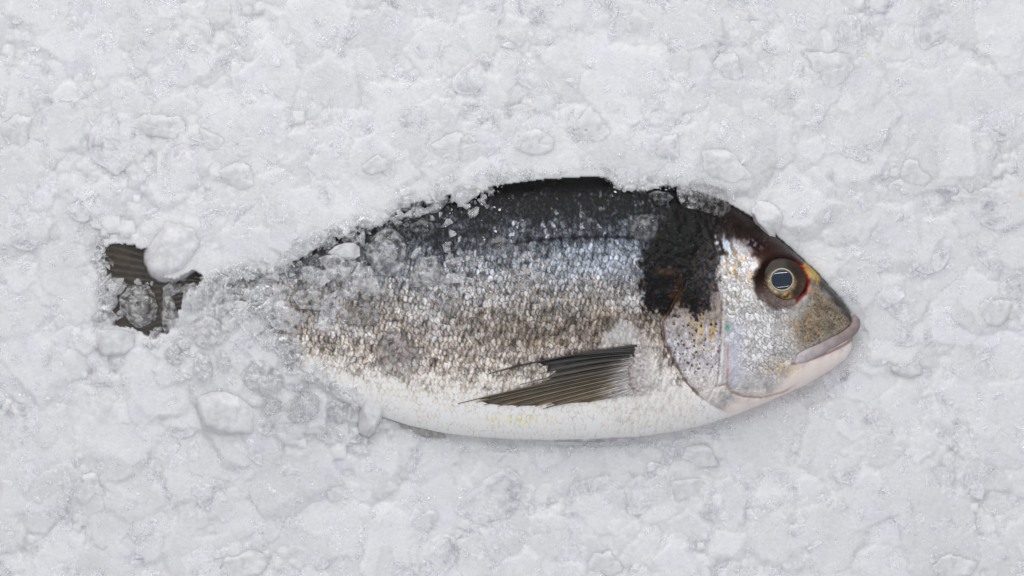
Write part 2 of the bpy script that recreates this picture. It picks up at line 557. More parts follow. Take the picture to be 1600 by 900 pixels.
    h = mixc(h, (62, 63, 64), g * 0.8)
    # wrinkles on the nape, their gleam and dark folds painted in
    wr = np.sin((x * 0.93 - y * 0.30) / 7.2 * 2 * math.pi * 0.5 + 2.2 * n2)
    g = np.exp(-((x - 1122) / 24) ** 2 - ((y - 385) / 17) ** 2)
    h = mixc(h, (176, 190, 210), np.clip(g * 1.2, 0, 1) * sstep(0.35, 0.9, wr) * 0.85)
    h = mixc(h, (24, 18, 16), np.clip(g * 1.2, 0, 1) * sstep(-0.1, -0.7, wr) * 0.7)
    g = np.exp(-((x - 1170) / 26) ** 2 - ((y - 382) / 9) ** 2) * sstep(0.0, 0.5, n3)
    h = mixc(h, (150, 148, 172), np.clip(g, 0, 1) * 0.7)
    # eye socket, red corner, yellow mark between the eyes
    er = np.hypot((x - 1219) / 1.06, (y - 441))
    h = mixc(h, (44, 30, 24), sstep(47, 38, er + 4 * n2) * (0.55 + 0.45 * sstep(470, 430, y)) * sstep(1262, 1240, x + 0 * y))
    g = sstep(-3, 4, sdist(x, y, [(1240, 404), (1258, 416), (1265, 438), (1258, 460), (1242, 472), (1236, 440)]) + 1.5 * n2)
    h = mixc(h, (84, 9, 11), g * 0.95)
    g = sstep(-3, 4, sdist(x, y, [(1252, 415), (1266, 406), (1281, 420), (1282, 436), (1276, 446), (1268, 436), (1260, 433)]) + 3.0 * n3)
    h = mixc(h, (204, 164, 78), g * 0.75 * (0.8 + 0.3 * n3))
    # gill slit, ridge lines, mouth crease
    dg, tg = seg_dist(x, y, GILL)
    h_rel = 0.5 * n2 + 0.4 * e2 * -cheek + 0.3 * fine
    c = c * (1 - hm[..., None]) + h * hm[..., None]
    rel = rel * (1 - hm) + h_rel * hm
    rough = rough * (1 - hm) + (0.42 + 0.08 * n2 - 0.12 * ht) * hm
    metal = metal * (1 - hm) + (0.42 * (1 - ht) * (1 - jaw) * (1 - sn * 0.6)) * hm
    # black shoulder blotch, wet and lumpy
    bs = sdist(x, y, BLOTCH) + 9 * n2 + 7 * n1 + 5 * n3 + 5 * streak
    bm_ = sstep(-5, 8, bs)
    bm_ = bm_ * (1 - 0.8 * sstep(0.15, 0.5, fbm(x, y, 7, 12, 35, 3)) * sstep(405, 475, y) * sstep(16, 4, sdist(x, y, BLOTCH)))
    lump = fbm(x, y, 12, 15, 33, 3)
    cb = np.zeros_like(c) + np.array((10, 7, 6.))
    cb = cb * (1 + 0.3 * lump)[..., None]
    cb = mixc(cb, (82, 80, 84), np.exp(-((x - 1106) / 24) ** 2 - ((y - 436) / 62) ** 2) * 0.9 * (0.7 + .6 * n3))
    cb = mixc(cb, (74, 52, 38), sstep(0.15, 0.7, fbm(x, y, 11, 13, 37, 3)) * 0.5)
    cb = mixc(cb, (96, 72, 54), np.exp(-((x - 1040) / 16) ** 2 - ((y - 425) / 9) ** 2) * 0.55)
    cb = mixc(cb, (112, 84, 60), np.exp(-((x - 1056) / 10) ** 2 - ((y - 462) / 26) ** 2) * 0.45)
    cb = mixc(cb, (120, 134, 158), sstep(0.5, 0.8, fbm(x, y, 7, 4, 34, 2)) * 0.4)
    wet = 0.06 + 0.02 * bm_ + 0.08 * ht * hm + 0.12 * hm
    c = mixc(c, cb, bm_ * 0.97)
    rel = rel * (1 - bm_) + bm_ * (1.2 * fbm(x, y, 18, 22, 36, 2) + 0.5 * lump + 1.6 * dots(x, y, 8, 1.2, 3.4, 38, 0.5))
    rough = rough * (1 - bm_) + 0.42 * bm_
    metal = metal * (1 - bm_)
    # fleshy root of the pectoral fin
    pb = np.hypot((x - 1004 + 0.10 * (y - 575)) / 28, (y - 574) / 44) + 0.16 * n3 + 0.20 * n2
    root = sstep(1.15, 0.6, pb)
    rel = rel + 8.5 * root
    pn = fbm(x, y, 5, 4, 42, 3)
    c = mixc(c, np.stack([158 + 60 * pn, 152 + 58 * pn, 153 + 60 * pn], -1), root * 0.7 * sstep(1028, 1000, x))
    c = mixc(c, (60, 54, 56), sstep(0.45, 0.9, pb) * sstep(1.15, 1.0, pb) * sstep(1000, 975, x) * 0.25)
    # relief of the gill plate and its slit
    rel = rel + 3.2 * sstep(0, 6, hd) * sstep(60, 5, hd) * sstep(420, 480, y)
    slit = sstep(2.6, 0.7, dg + 0.8 * n2 - 1.4 * np.exp(-((tg - .42) / .1) ** 2)) * sstep(0.12, 0.3, tg) * sstep(1.0, 0.9, tg)
    c = mixc(c, (84, 66, 54), slit * sstep(-0.7, 0.0, fbm(x, y, 16, 16, 45, 2)) * (0.58 - 0.3 * sstep(0.75, 1.0, tg)))
    rel = rel - 3.2 * slit
    dp, tp = seg_dist(x, y, PREOP)
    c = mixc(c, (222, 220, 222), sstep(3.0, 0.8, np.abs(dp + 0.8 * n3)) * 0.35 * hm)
    dp2, _ = seg_dist(x + 4.5, y, PREOP)
    c = mixc(c, (112, 98, 92), sstep(2.2, .4, dp2 + 0.7 * n3) * 0.6 * sstep(-0.5, 0.2, fbm(x, y, 20, 20, 44, 2)))
    rel = rel + 0.9 * sstep(5, 0, dp)
    d3, t3 = seg_dist(x, y, [(1121, 602), (1134, 600), (1142, 612), (1160, 619), (1190, 621), (1225, 612), (1250, 598)])
    c = mixc(c, (140, 120, 106), sstep(2.8, 0.4, d3 + 0.7 * n3) * 0.5 * sstep(1, .8, t3))
    rel = rel - 2.0 * sstep(4, 0, d3) + 1.6 * sstep(8, 3, np.abs(d3 - 6)) * sstep(604, 616, y)
    d4, _ = seg_dist(x, y, [(1104, 627), (1110, 618), (1114, 609)])
    c = mixc(c, (232, 214, 212), sstep(2.6, 1, d4) * 0.8)
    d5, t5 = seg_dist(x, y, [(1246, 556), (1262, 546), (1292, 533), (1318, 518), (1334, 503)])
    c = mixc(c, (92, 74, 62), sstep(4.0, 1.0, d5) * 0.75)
    rel = rel - 3.0 * sstep(6, 0, d5)
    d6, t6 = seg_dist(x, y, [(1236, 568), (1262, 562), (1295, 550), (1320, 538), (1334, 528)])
    c = mixc(c, (128, 104, 102), sstep(3.5, 0.8, d6) * 0.7)  # mouth interior tone, with the shade of the crease painted in
    lum = c.mean(-1, keepdims=True)
    c = lum + (c - lum) * 1.10
    c = 140 + (c - 140) * 1.14
    return np.clip(c, 4, 245), rel, np.clip(rough, 0.12, 0.8), np.clip(metal, 0, 1), np.clip(wet, 0, 1)


ILLUM = 0.80        # light level of the photograph: pigment = picture value / light


def pig(c255):
    return np.clip(lin(c255) / ILLUM, 0.002, 0.9)


fish = bpy.data.objects.new('fish', None)
COL.objects.link(fish)
fish.location = tuple(W(840, 470, 0))
tag(fish, 'whole silver sea bream with black back and dark shoulder blotch, half buried in crushed ice', 'fish')


def build_body():
    NC, NF, NB = 900, 344, 22
    xs = np.concatenate([np.linspace(322, 1300, 850, endpoint=False), np.linspace(1300, 1334, 50)])
    u = np.linspace(-1, 1, NF)
    vf = 0.62 * u + 0.38 * np.sin(u * math.pi / 2)
    vf[0], vf[-1] = -1, 1
    ab = np.linspace(1, -1, NB + 2)[1:-1]
    vb = np.sin(ab * math.pi / 2)
    X = np.repeat(xs[:, None], NF + NB, 1)
    v = np.concatenate([vf, vb])[None, :]
    t, b = f_top(X), f_bot(X)
    Y = (t + b) / 2 + v * (b - t) / 2
    Z = f_th(X) * np.clip(1 - np.abs(v) ** 2.2, 0, 1) ** (1 / 2.2)
    Z[:, NF:] *= -1
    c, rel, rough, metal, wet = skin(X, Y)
    fade = np.clip((1 - np.abs(v)) * 14, 0, 1) * np.clip((1336 - X) / 8, 0, 1)
    Z[:, :NF] += (rel * fade)[:, :NF]
    # the eye socket is a shallow cup
    er = np.hypot((X - 1219) / 1.06, Y - 441)
    Z[:, :NF] -= (5.0 * sstep(42, 26, er) - 3.0 * sstep(9, 0, np.abs(er - 44)))[:, :NF]
    verts = W(X, Y, Z).reshape(-1, 3)
    nr = NF + NB
    F = grid_faces(NC, nr, True)
    # end caps
    for col, flip in ((0, True), (NC - 1, False)):
        ring = np.arange(nr) + col * nr
        cv = verts[ring].mean(0)
        verts = np.concatenate([verts, cv[None]])
        ci = len(verts) - 1
        tri = np.stack([ring, np.roll(ring, -1), np.full(nr, ci)], -1)
        F = [F, tri] if not isinstance(F, list) else F + [tri]
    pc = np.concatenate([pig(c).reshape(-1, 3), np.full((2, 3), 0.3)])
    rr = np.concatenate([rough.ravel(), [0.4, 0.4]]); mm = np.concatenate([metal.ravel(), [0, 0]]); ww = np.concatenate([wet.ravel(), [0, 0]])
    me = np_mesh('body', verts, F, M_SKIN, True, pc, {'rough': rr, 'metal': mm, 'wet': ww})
    bm = bmesh.new(); bm.from_mesh(me)
    bmesh.ops.recalc_face_normals(bm, faces=bm.faces)
    bm.to_mesh(me); bm.free()
    return link('body', me, fish)


build_body()


def tube(path, radii, nseg=10, flat=1.0, colf=None, mat=None, name='tube', sub=6, caps=True):
    """tapered tube along plan points (x, y, z); flat squeezes it in z"""
    P = np.array(path, float)
    tt = np.linspace(0, 1, len(P)); g = np.linspace(0, 1, len(P) * sub)
    k = 3
    Q = np.stack([np.interp(g, tt, P[:, i]) for i in range(3)], -1)
    rr = np.interp(g, tt, radii)
    for _ in range(sub):
        Q[1:-1] = (Q[:-2] + 2 * Q[1:-1] + Q[2:]) / 4
        rr[1:-1] = (rr[:-2] + 2 * rr[1:-1] + rr[2:]) / 4
    T = np.gradient(Q, axis=0); T /= np.linalg.norm(T, axis=1)[:, None] + 1e-9
    side = np.stack([-T[:, 1], T[:, 0], 0 * T[:, 0]], -1); side /= np.linalg.norm(side, axis=1)[:, None] + 1e-9
    a = np.linspace(0, 2 * math.pi, nseg, endpoint=False)
    V = Q[:, None] + rr[:, None, None] * (np.cos(a)[None, :, None] * side[:, None] + flat * np.sin(a)[None, :, None] * np.array([0, 0, 1.0]))
    n = len(Q)
    F = [grid_faces(n, nseg, True)]
    V = V.reshape(-1, 3)
    if caps:
        V = np.concatenate([V, Q[:1], Q[-1:]])
        r0 = np.arange(nseg); r1 = r0 + (n - 1) * nseg
        F.append(np.stack([np.roll(r0, -1), r0, np.full(nseg, n * nseg)], -1))
        F.append(np.stack([r1, np.roll(r1, -1), np.full(nseg, n * nseg + 1)], -1))
    cols = colf(V[:, 0], V[:, 1]) if colf else None
    return np_mesh(name, W(V[:, 0], V[:, 1], V[:, 2]), F, mat, True, cols)


# lips
def lipc(base, base2):
    def f(x, y):
        n = fbm(x, y, 12, 7, 51, 3)[..., None]; n2 = fbm(x, y, 4, 3, 52, 2)[..., None]
        w = sstep(1240, 1342, x)[..., None]
        return pig((np.array(base) * w + np.array(base2) * (1 - w)) * (1 + 0.09 * n + 0.07 * n2))
    return f


def zf(x, y, d=0.0):
    return float(zfish(np.array([x]), np.array([y]))[0]) + d


UL = [(1333, 493, 16), (1338, 503, 17), (1333, 514, 20), (1318, 524, 27), (1296, 535, 35), (1270, 547, 43), (1250, 557, 48), (1240, 566, 48)]
link('upper_lip', tube(UL, [4, 8, 9.5, 10.5, 11, 11, 10, 4], 14, 0.55, lipc((126, 112, 110), (172, 164, 166)), M_LIP, 'upper_lip'), fish)
LJ = [(1331, 540, 6), (1326, 541, 12), (1312, 545, 19), (1290, 553, 29), (1268, 562, 38), (1250, 571, 43)]
link('lower_lip', tube(LJ, [6, 10, 10, 9, 7, 3], 14, 0.6, lipc((204, 190, 184), (204, 194, 191)), M_LIP, 'lower_lip'), fish)

# eye
def dome(name, cx, cy_, z0, rx, ry, h, colf, mat, nr=26, na=64, r0=0.0, power=2.0):
    a = np.linspace(0, 2 * math.pi, na, endpoint=False)
    r = np.linspace(r0, 1, nr)
    X = cx + rx * r[:, None] * np.cos(a); Y = cy_ + ry * r[:, None] * np.sin(a)
    Z = z0 + h * (1 - r[:, None] ** power) + 0 * X
    V = np.stack([X, Y, Z], -1).reshape(-1, 3)
    F = [grid_faces(nr, na, True)]
    # skirt that closes the dome below
    low = V[-na:].copy(); low[:, 2] -= 10
    V = np.concatenate([V, low])
    b = (nr - 1) * na
    i = np.arange(na); j = np.roll(i, -1)
    F.append(np.stack([b + i, b + j, b + na + j, b + na + i], -1))
    cen = V[:0]
    V = np.concatenate([V, np.array([[cx, cy_, z0 - 10]])])
    F.append(np.stack([b + na + i, b + na + j, np.full(na, len(V) - 1)], -1))
    col = colf(V[:, 0], V[:, 1]) if colf else None
    me = np_mesh(name, W(V[:, 0], V[:, 1], V[:, 2]), F, mat, True, col)
    bm = bmesh.new(); bm.from_mesh(me); bmesh.ops.remove_doubles(bm, verts=bm.verts, dist=1e-7)
    bmesh.ops.recalc_face_normals(bm, faces=bm.faces); bm.to_mesh(me); bm.free()
    return me


EX, EY = 1218, 440
EZ = zf(EX, EY) - 7.0
M_EYE = mat_attr('eyeball', 0.35, None, coat=0.4, spec=0.25)
M_EYE.node_tree.nodes['Principled BSDF'].inputs['Coat Roughness'].default_value = 0.04


def eyec(x, y):
    dx, dy = x - EX, y - EY
    r = np.hypot(dx / 1.05, dy); a = np.arctan2(dy, dx)
    n = fbm(x, y, 6, 6, 61, 3); ra = fbm(np.cos(a) * 14, np.sin(a) * 14 + r * 0.12, 2.2, 2.2, 62, 2)
    st = [0, 14, 18, 21, 25, 29, 34, 36.5, 40]
    cl = np.array([(20, 20, 22), (130, 112, 86), (150, 134, 108), (98, 82, 62), (44, 34, 26), (52, 40, 30), (74, 58, 42), (28, 20, 16), (20, 14, 12)], float)
    c = np.stack([np.interp(r, st, cl[:, i]) for i in range(3)], -1)
    c = c * (1 + 0.32 * n + 0.30 * ra)[..., None]
    c = mixc(c, (24, 18, 15), sstep(2, -16, dy) * sstep(17, 24, r) * 0.6)
    c = mixc(c, (46, 38, 32), np.exp(-((a + 1.55) / 0.8) ** 2) * sstep(17, 25, r) * 0.6)
    g = np.exp(-((x - 1227) / 8) ** 2 - ((y - 463) / 5) ** 2)
    c = mixc(c, (224, 178, 104), np.clip(g, 0, 1) * sstep(-.3, .3, n) * 0.9)  # golden highlight painted low on the iris
    return pig(c)


eye = link('eye', dome('eye', EX, EY, EZ, 39, 36, 14.2, eyec, M_EYE), fish)


def flatc(col, var=0.05):
    def f(x, y):
        return pig(np.array(col, float) * (1 + var * fbm(x, y, 5, 5, 71, 2))[..., None])
    return f


M_PUPIL = mat_attr('pupil', 0.05, None)
link('pupil', dome('pupil', EX + 1, EY - 3, EZ + 12.5, 17.0, 16.2, 2.4, flatc((30, 42, 54)), M_PUPIL, 8, 40), eye)
m, nt, b, N, L = new_mat('iris_rim')
b.inputs['Base Color'].default_value = (0.46, 0.39, 0.29, 1)
b.inputs['Metallic'].default_value = 0.3
b.inputs['Roughness'].default_value = 0.35
add_bump(nt, b, [(900, 0.3, 0.0003, 2)])
a_ = np.linspace(0, 2 * math.pi, 41)
link('iris_ring', tube([(EX + 1 + 17.6 * math.cos(q), EY - 3 + 16.8 * math.sin(q), EZ + 12.3) for q in a_], [1.3] * 41, 8, 0.6, None, m, 'iris_ring', 2), eye)
# pectoral fin
PF_BASE0, PF_BASE1 = (1006, 538), (990, 612)
TIPS = [(764, 583), (798, 573), (832, 566), (846, 571), (842, 583), (812, 600), (716, 630), (744, 628), (756, 632), (778, 634),
        (806, 635), (836, 634), (848, 638), (884, 630), (918, 628), (950, 622), (974, 616)]
NRAY = len(TIPS)


def ray_path(i, n=14):
    w = i / (NRAY - 1)
    bx = PF_BASE0[0] + (PF_BASE1[0] - PF_BASE0[0]) * w + 10 * math.sin(w * math.pi)
    by = PF_BASE0[1] + (PF_BASE1[1] - PF_BASE0[1]) * w
    tx, ty = TIPS[i]
    s = np.linspace(0, 1, n)
    mx, my = bx + (tx - bx) * 0.5, by + (ty - by) * 0.5 - (10 - 14 * w) * (1 if i < 12 else 0.3)
    X = (1 - s) ** 2 * bx + 2 * s * (1 - s) * mx + s * s * tx
    Y = (1 - s) ** 2 * by + 2 * s * (1 - s) * my + s * s * ty
    Z = zfish(X, Y) + 2.5 - 4.0 * sstep(0.14, 0.0, s) + 5.5 * np.sin(s * math.pi) ** 0.7 * (1 - 0.4 * w) - 1.5 * s
    return np.stack([X, Y, Z], -1)


RP = [ray_path(i) for i in range(NRAY)]


def fin_col(dark):
    def f(x, y):
        w = np.clip((y - (548 + (1000 - x) * 0.115)) / 62, 0, 1)
        c = np.array((34, 31, 29.)) * (1 - w[..., None]) + np.array((126, 110, 86.)) * w[..., None]
        c = c * dark * (1 + 0.18 * fbm(x, y, 30, 4, 81, 2))[..., None]
        nn = fbm(x, y, 5, 3, 82, 3)
        bs = sstep(936, 990, x + 16 * nn + 26 * (w - 0.4)) * sstep(0.02, 0.22, w)
        c = mixc(c, np.stack([172 + 40 * nn, 168 + 38 * nn, 170 + 40 * nn], -1), bs * 0.95)
        return pig(np.clip(c, 5, 230))
    return f


def membrane():
    V, F, n = [], [], 0
    for i in range(NRAY - 1):
        lim = 0.97
        if i in (3, 4, 5): lim = (0.93, 0.80, 0.62)[i - 3]
        if i in (0,): lim = 0.93
        if i in (6,): lim = 0.9
        if i == 11: lim = 0.86
        A, B = RP[i], RP[i + 1]
        s = np.linspace(0, lim, 26); g = np.linspace(0, 1, len(A))
        a = np.stack([np.interp(s, g, A[:, k]) for k in range(3)], -1)
        b2 = np.stack([np.interp(s, g, B[:, k]) for k in range(3)], -1)
        NW = 7
        for q in range(NW):
            w = q / (NW - 1)
            p = a * (1 - w) + b2 * w
            p[:, 2] -= 1.6 * math.sin(w * math.pi)
            sc = 1 - 0.06 * math.sin(w * math.pi)
            V.append(p)
        base = n
        idx = base + np.arange(NW * 26).reshape(NW, 26)
        F.append(np.stack([idx[:-1, :-1], idx[:-1, 1:], idx[1:, 1:], idx[1:, :-1]], -1).reshape(-1, 4))
        n += NW * 26
    V = np.concatenate(V)
    return np_mesh('pectoral_fin', W(V[:, 0], V[:, 1], V[:, 2]), np.concatenate(F), M_FIN, True, fin_col(0.68)(V[:, 0], V[:, 1]))


pf = link('pectoral_fin', membrane(), fish)
pf.modifiers.new('thickness', 'SOLIDIFY').thickness = 0.0003
for i in range(NRAY):
    rad = np.linspace(2.0, 0.5, 14) * (1.15 if i in (0, 6) else 0.9)
    link('fin_ray', tube(RP[i], list(rad), 6, 0.8, fin_col(1.05 if i % 2 else 0.9), M_FIN, 'fin_ray', 2), pf)
    if i < NRAY - 1:                        # the fork of each ray between it and the next
        q = (RP[i] * 0.55 + RP[i + 1] * 0.45)[: 11 if i in (3, 4, 5) else 13]
        link('fin_ray', tube(q, list(np.linspace(1.2, 0.45, len(q))), 5, 0.8, fin_col(0.7), M_FIN, 'fin_ray', 2), pf)


def blade(name, base, tip, colf, mat, sub=10, z_b=0.0, z_t=0.0, wav=0.8, tooth=0.0):
    """a fin between two plan polylines with ray-like ribs"""
    n = 90
    g = np.linspace(0, 1, n)

    def rs(p):
        p = np.array(p, float); t = np.linspace(0, 1, len(p))
        return np.stack([np.interp(g, t, p[:, 0]), np.interp(g, t, p[:, 1])], -1)
    A, B = rs(base), rs(tip)
    if tooth:
        B = B + (A - B) * (tooth * (0.5 + 0.5 * np.cos(g * 2 * math.pi * 13)))[:, None]
    V = []
    for q in range(sub):
        w = q / (sub - 1)
        p = A * (1 - w) + B * w
        z = z_b * (1 - w) + z_t * w + wav * np.sin(g * 2 * math.pi * 13)
        V.append(np.concatenate([p, z[:, None]], -1))
    V = np.concatenate(V)
    o = link(name, np_mesh(name, W(V[:, 0], V[:, 1], V[:, 2]), grid_faces(sub, n), mat, True, colf(V[:, 0], V[:, 1])), fish)
    o.modifiers.new('thickness', 'SOLIDIFY').thickness = 0.0005
    return o


def ribc(c1, c2, ang):
    ca, sa = math.cos(ang), math.sin(ang)

    def f(x, y):
        u = x * ca + y * sa; v = -x * sa + y * ca
        n = fbm(u, v, 4, 40, 91, 2); w = sstep(-0.5, 0.6, n)[..., None]
        return pig((np.array(c1) * w + np.array(c2) * (1 - w)) * (1 + 0.15 * fbm(x, y, 9, 9, 92, 2))[..., None])
    return f


blade('dorsal_fin', [(690, 312), (780, 296), (850, 286), (920, 282), (985, 286), (1050, 297)],
      [(690, 304), (742, 298), (780, 283), (850, 271), (900, 266), (946, 262), (985, 266), (1050, 280)], ribc((26, 26, 30), (46, 46, 50), 0.1), M_FIN, 10, 16, 8, 1.0, 0.25)
blade('tail_fin', [(338, 424), (336, 440), (334, 452), (336, 466), (338, 480)],
      [(146, 366), (156, 410), (166, 450), (156, 500), (148, 548)], ribc((56, 46, 32), (38, 31, 23), 0.05), M_FIN, 26, 2, -2, 0.25)
blade('pelvic_fin', [(985, 682), (930, 684), (870, 685), (830, 686)], [(975, 690), (930, 691.5), (870, 690.5), (812, 687)],
      ribc((200, 198, 204), (150, 145, 148), math.pi / 2), M_FIN, 6, 12, 3, 0.2)
blade('anal_fin', [(596, 652), (640, 666), (690, 677)], [(606, 668), (648, 682), (696, 684)], ribc((168, 166, 163), (148, 146, 143), 0.3), M_FIN, 6, -4, -14, 0.4)

# ------------------------------------------------------------------ the ice bed
VISIBLE = [(352, 444), (396, 430), (424, 424), (452, 412), (478, 398), (505, 384), (520, 372), (548, 362), (570, 352), (588, 356), (604, 350), (620, 330), (640, 321), (664, 318),
           (690, 314), (703, 306), (722, 321), (745, 305), (760, 294), (778, 287), (800, 280), (830, 276), (852, 272), (868, 272), (876, 277), (886, 269), (915, 265), (944, 264),
           (950, 276), (956, 290), (972, 296), (986, 300), (998, 296), (1012, 298), (1030, 294), (1054, 290), (1070, 284), (1100, 288), (1124, 296), (1138, 304), (1150, 316),
           (1178, 330), (1220, 350), (1260, 385), (1310, 440), (1352, 478), (1362, 530), (1345, 570), (1300, 600), (1200, 650), (1100, 690), (960, 712), (800, 712),
           (690, 700), (640, 694), (606, 676), (598, 650), (566, 640), (545, 616), (500, 596), (470, 575), (448, 545), (425, 515), (404, 482), (366, 468)]
TAILGAP = [(160, 384), (185, 378), (228, 388), (232, 420), (262, 438), (300, 424), (318, 430), (312, 450), (286, 470), (262, 520), (240, 530),
           (212, 516), (170, 508), (158, 480), (166, 440), (158, 410)]
SUPPORT = [  # height of the ice surface at plan points
    (-200, -200, 8), (400, -200, 10), (1000, -200, 10), (1800, -200, 5), (0, 100, 14), (300, 100, 18), (600, 100, 22), (900, 100, 24), (1200, 100, 18), (1500, 100, 10), (1800, 400, 0),
    (100, 300, 20), (300, 300, 32), (500, 280, 34), (650, 260, 36), (780, 240, 34), (900, 225, 32), (1000, 255, 34), (1100, 250, 32), (1200, 290, 22), (1300, 370, 10), (1400, 440, 3),
    (1400, 520, -6), (1370, 600, -14), (1250, 660, -18), (1100, 710, -20), (950, 720, -20), (800, 720, -20), (690, 710, -16), (600, 700, -4), (540, 660, 10), (480, 630, 22),
    (430, 590, 30), (400, 540, 36), (390, 470, 36), (420, 420, 36), (500, 360, 36), (570, 330, 34), (340, 400, 34), (340, 520, 30), (270, 360, 26), (200, 350, 16), (130, 380, 10),
    (110, 450, 8), (120, 530, 8), (200, 560, 12), (280, 560, 20), (240, 480, -8), (60, 640, 2), (300, 680, 4), (500, 760, -6), (800, 800, -10), (1100, 800, -10), (1400, 720, -8), (1550, 600, -6),
    (200, 850, 0), (600, 900, -6), (1000, 900, -8), (1500, 880, -8), (-200, 500, 4), (-200, 1100, 0), (800, 1100, -8), (1800, 1100, -8), (800, 450, 20), (1000, 450, 20)]


def support(x, y):
    num = np.zeros(np.shape(x)); den = np.zeros(np.shape(x)) + 1e-12
    for (cx, cy_, z) in SUPPORT:
        w = 1.0 / (((x - cx) ** 2 + (y - cy_) ** 2) / 900.0 + 1.0) ** 2
        num += w * z; den += w
    return num / den


def build_bed():
    rng = np.random.default_rng(5)

    def axis(lo, hi, step, far):
        core = np.arange(lo, hi + step, step)
        g = np.cumsum(step * 1.12 ** np.arange(1, 40)); g = g[g < far]
        return np.concatenate([(core[0] - g)[::-1], core, core[-1] + g])
    xs = axis(-24, 1624, 1.6, 700); ys = axis(-24, 924, 1.6, 600)
    X, Y = np.meshgrid(xs, ys)
    S = support(X, Y)
    H = np.full(X.shape, -80.0) + S
    ALB = np.full(X.shape, 0.5)
    nx, ny = len(xs), len(ys)

    WX = 4.5 * fbm(X, Y, 26, 26, 131, 2) + 1.6 * fbm(X, Y, 7, 7, 132, 2)
    WY = 4.5 * fbm(X, Y, 26, 26, 133, 2) + 1.6 * fbm(X, Y, 7, 7, 134, 2)

    def stamp(n, rlo, rhi, zlo, zhi, tilt, slope_lo, slope_hi):
        nonlocal H
        for _ in range(n):
            cx, cy_ = rng.uniform(-700, 2300), rng.uniform(-600, 1500)
            if not (-60 < cx < 1660 and -60 < cy_ < 960) and rng.random() < 0.55:
                continue
            r = rlo + (rhi - rlo) * rng.random() ** 1.6
            i0, i1 = np.searchsorted(xs, [cx - r * 1.5, cx + r * 1.5]); j0, j1 = np.searchsorted(ys, [cy_ - r * 1.5, cy_ + r * 1.5])
            if i1 - i0 < 2 or j1 - j0 < 2:
                continue
            wk = min(1.0, r / 18)
            x = X[j0:j1, i0:i1] - cx + wk * WX[j0:j1, i0:i1]; y = Y[j0:j1, i0:i1] - cy_ + wk * WY[j0:j1, i0:i1]
            tx, ty = rng.normal(0, tilt, 2)
            z = tx * x + ty * y + 0 * x
            k = rng.integers(5, 9); a0 = rng.uniform(0, 6.28)
            el = rng.uniform(0.6, 1.0); ea = rng.uniform(0, 3.14)
            for q in range(k):
                a = a0 + q * 6.283 / k + rng.uniform(-.3, .3)
                rr = r * rng.uniform(0.62, 1.0) * (1 - (1 - el) * abs(math.sin(a - ea)))
                sl = rng.uniform(slope_lo, slope_hi)
                pl = sl * (rr - (x * math.cos(a) + y * math.sin(a)))
                # soft minimum keeps the melted, rounded rims
                sf = 0.3 + 0.014 * r
                dlt = np.clip((z - pl) / sf, -30, 30)
                z = np.where(dlt > 15, pl, np.where(dlt < -15, z, z - sf * 0.5 * np.log1p(np.exp(2 * np.clip(dlt, -15, 15)))))
            sc = S[min(max(np.searchsorted(ys, cy_), 0), ny - 1), min(max(np.searchsorted(xs, cx), 0), nx - 1)]
            z = z + sc + rng.uniform(zlo, zhi)
            z = np.maximum(z, -80)
            sub = H[j0:j1, i0:i1]
            m = z > sub
            sub[m] = z[m]
            ALB[j0:j1, i0:i1][m] = rng.random()
    stamp(2400, 24, 84, -3.5, 1.5, 0.04, 0.2, 0.9)
    stamp(6000, 9, 28, -4.5, 0.6, 0.08, 0.2, 0.8)
    stamp(14000, 3.5, 10, -3.5, 0.3, 0.15, 0.25, 0.9)
    H = np.maximum(H, S - 8 + 2 * fbm(X, Y, 12, 12, 3, 3))
    H += 0.8 * fbm(X, Y, 20, 20, 101, 3) + 0.7 * fbm(X, Y, 5.0, 4.0, 102, 3) * (0.6 + 0.8 * sstep(-0.3, 0.5, fbm(X, Y, 50, 50, 104, 2)))
    # over the fish the ice stands on it, thinner towards the opening
    ZF = zfish(X, Y)
    bx0, bx1 = np.searchsorted(xs, [300, 1360]); by0, by1 = np.searchsorted(ys, [240, 720])
    x, y = X[by0:by1, bx0:bx1], Y[by0:by1, bx0:bx1]
    sd = sdist(x, y, VISIBLE)
    zf_ = ZF[by0:by1, bx0:bx1]; z = H[by0:by1, bx0:bx1]
    H[by0:by1, bx0:bx1] = np.where((zf_ > -50) & (sd < 14), np.maximum(z, zf_ + 3 + 0.45 * np.clip(-sd, 0, 40) + (z - S[by0:by1, bx0:bx1]) * 0.8), z)
    # open the ice over the fish and over the tail
    for poly, depth, amp in ((VISIBLE, 1, 7.0), (TAILGAP, 2, 6.0)):
        bx = [p[0] for p in poly]; by = [p[1] for p in poly]
        i0, i1 = np.searchsorted(xs, [min(bx) - 40, max(bx) + 40]); j0, j1 = np.searchsorted(ys, [min(by) - 40, max(by) + 40])
        x, y = X[j0:j1, i0:i1], Y[j0:j1, i0:i1]
        sd = sdist(x, y, poly) + amp * fbm(x, y, 22, 22, 111, 3) * 0.8 + 4.0 * fbm(x, y, 7, 7, 112, 3)
        z = H[j0:j1, i0:i1]
        low = (zfish(x, y) - 22) if depth == 1 else np.full(x.shape, -22.0)
        low = np.where(low < -60, np.minimum(z, S[j0:j1, i0:i1]), low)
        m = sstep(-1.5, 5, sd)
        H[j0:j1, i0:i1] = z * (1 - m) + np.minimum(z, low) * m
    c = 0.785 + 0.085 * (ALB - 0.5) + 0.03 * fbm(X, Y, 40, 40, 121, 3) + 0.022 * fbm(X, Y, 7, 7, 122, 2) + 0.035 * fbm(X + Y * 0.4, Y, 3.2, 2.4, 124, 2)
    lil = sstep(0.25, 0.8, fbm(X, Y, 90, 70, 123, 2))
    C = np.stack([c * (0.985 - 0.012 * lil), c * (0.984 - 0.012 * lil), c * (1.0 + 0.012 * lil)], -1)
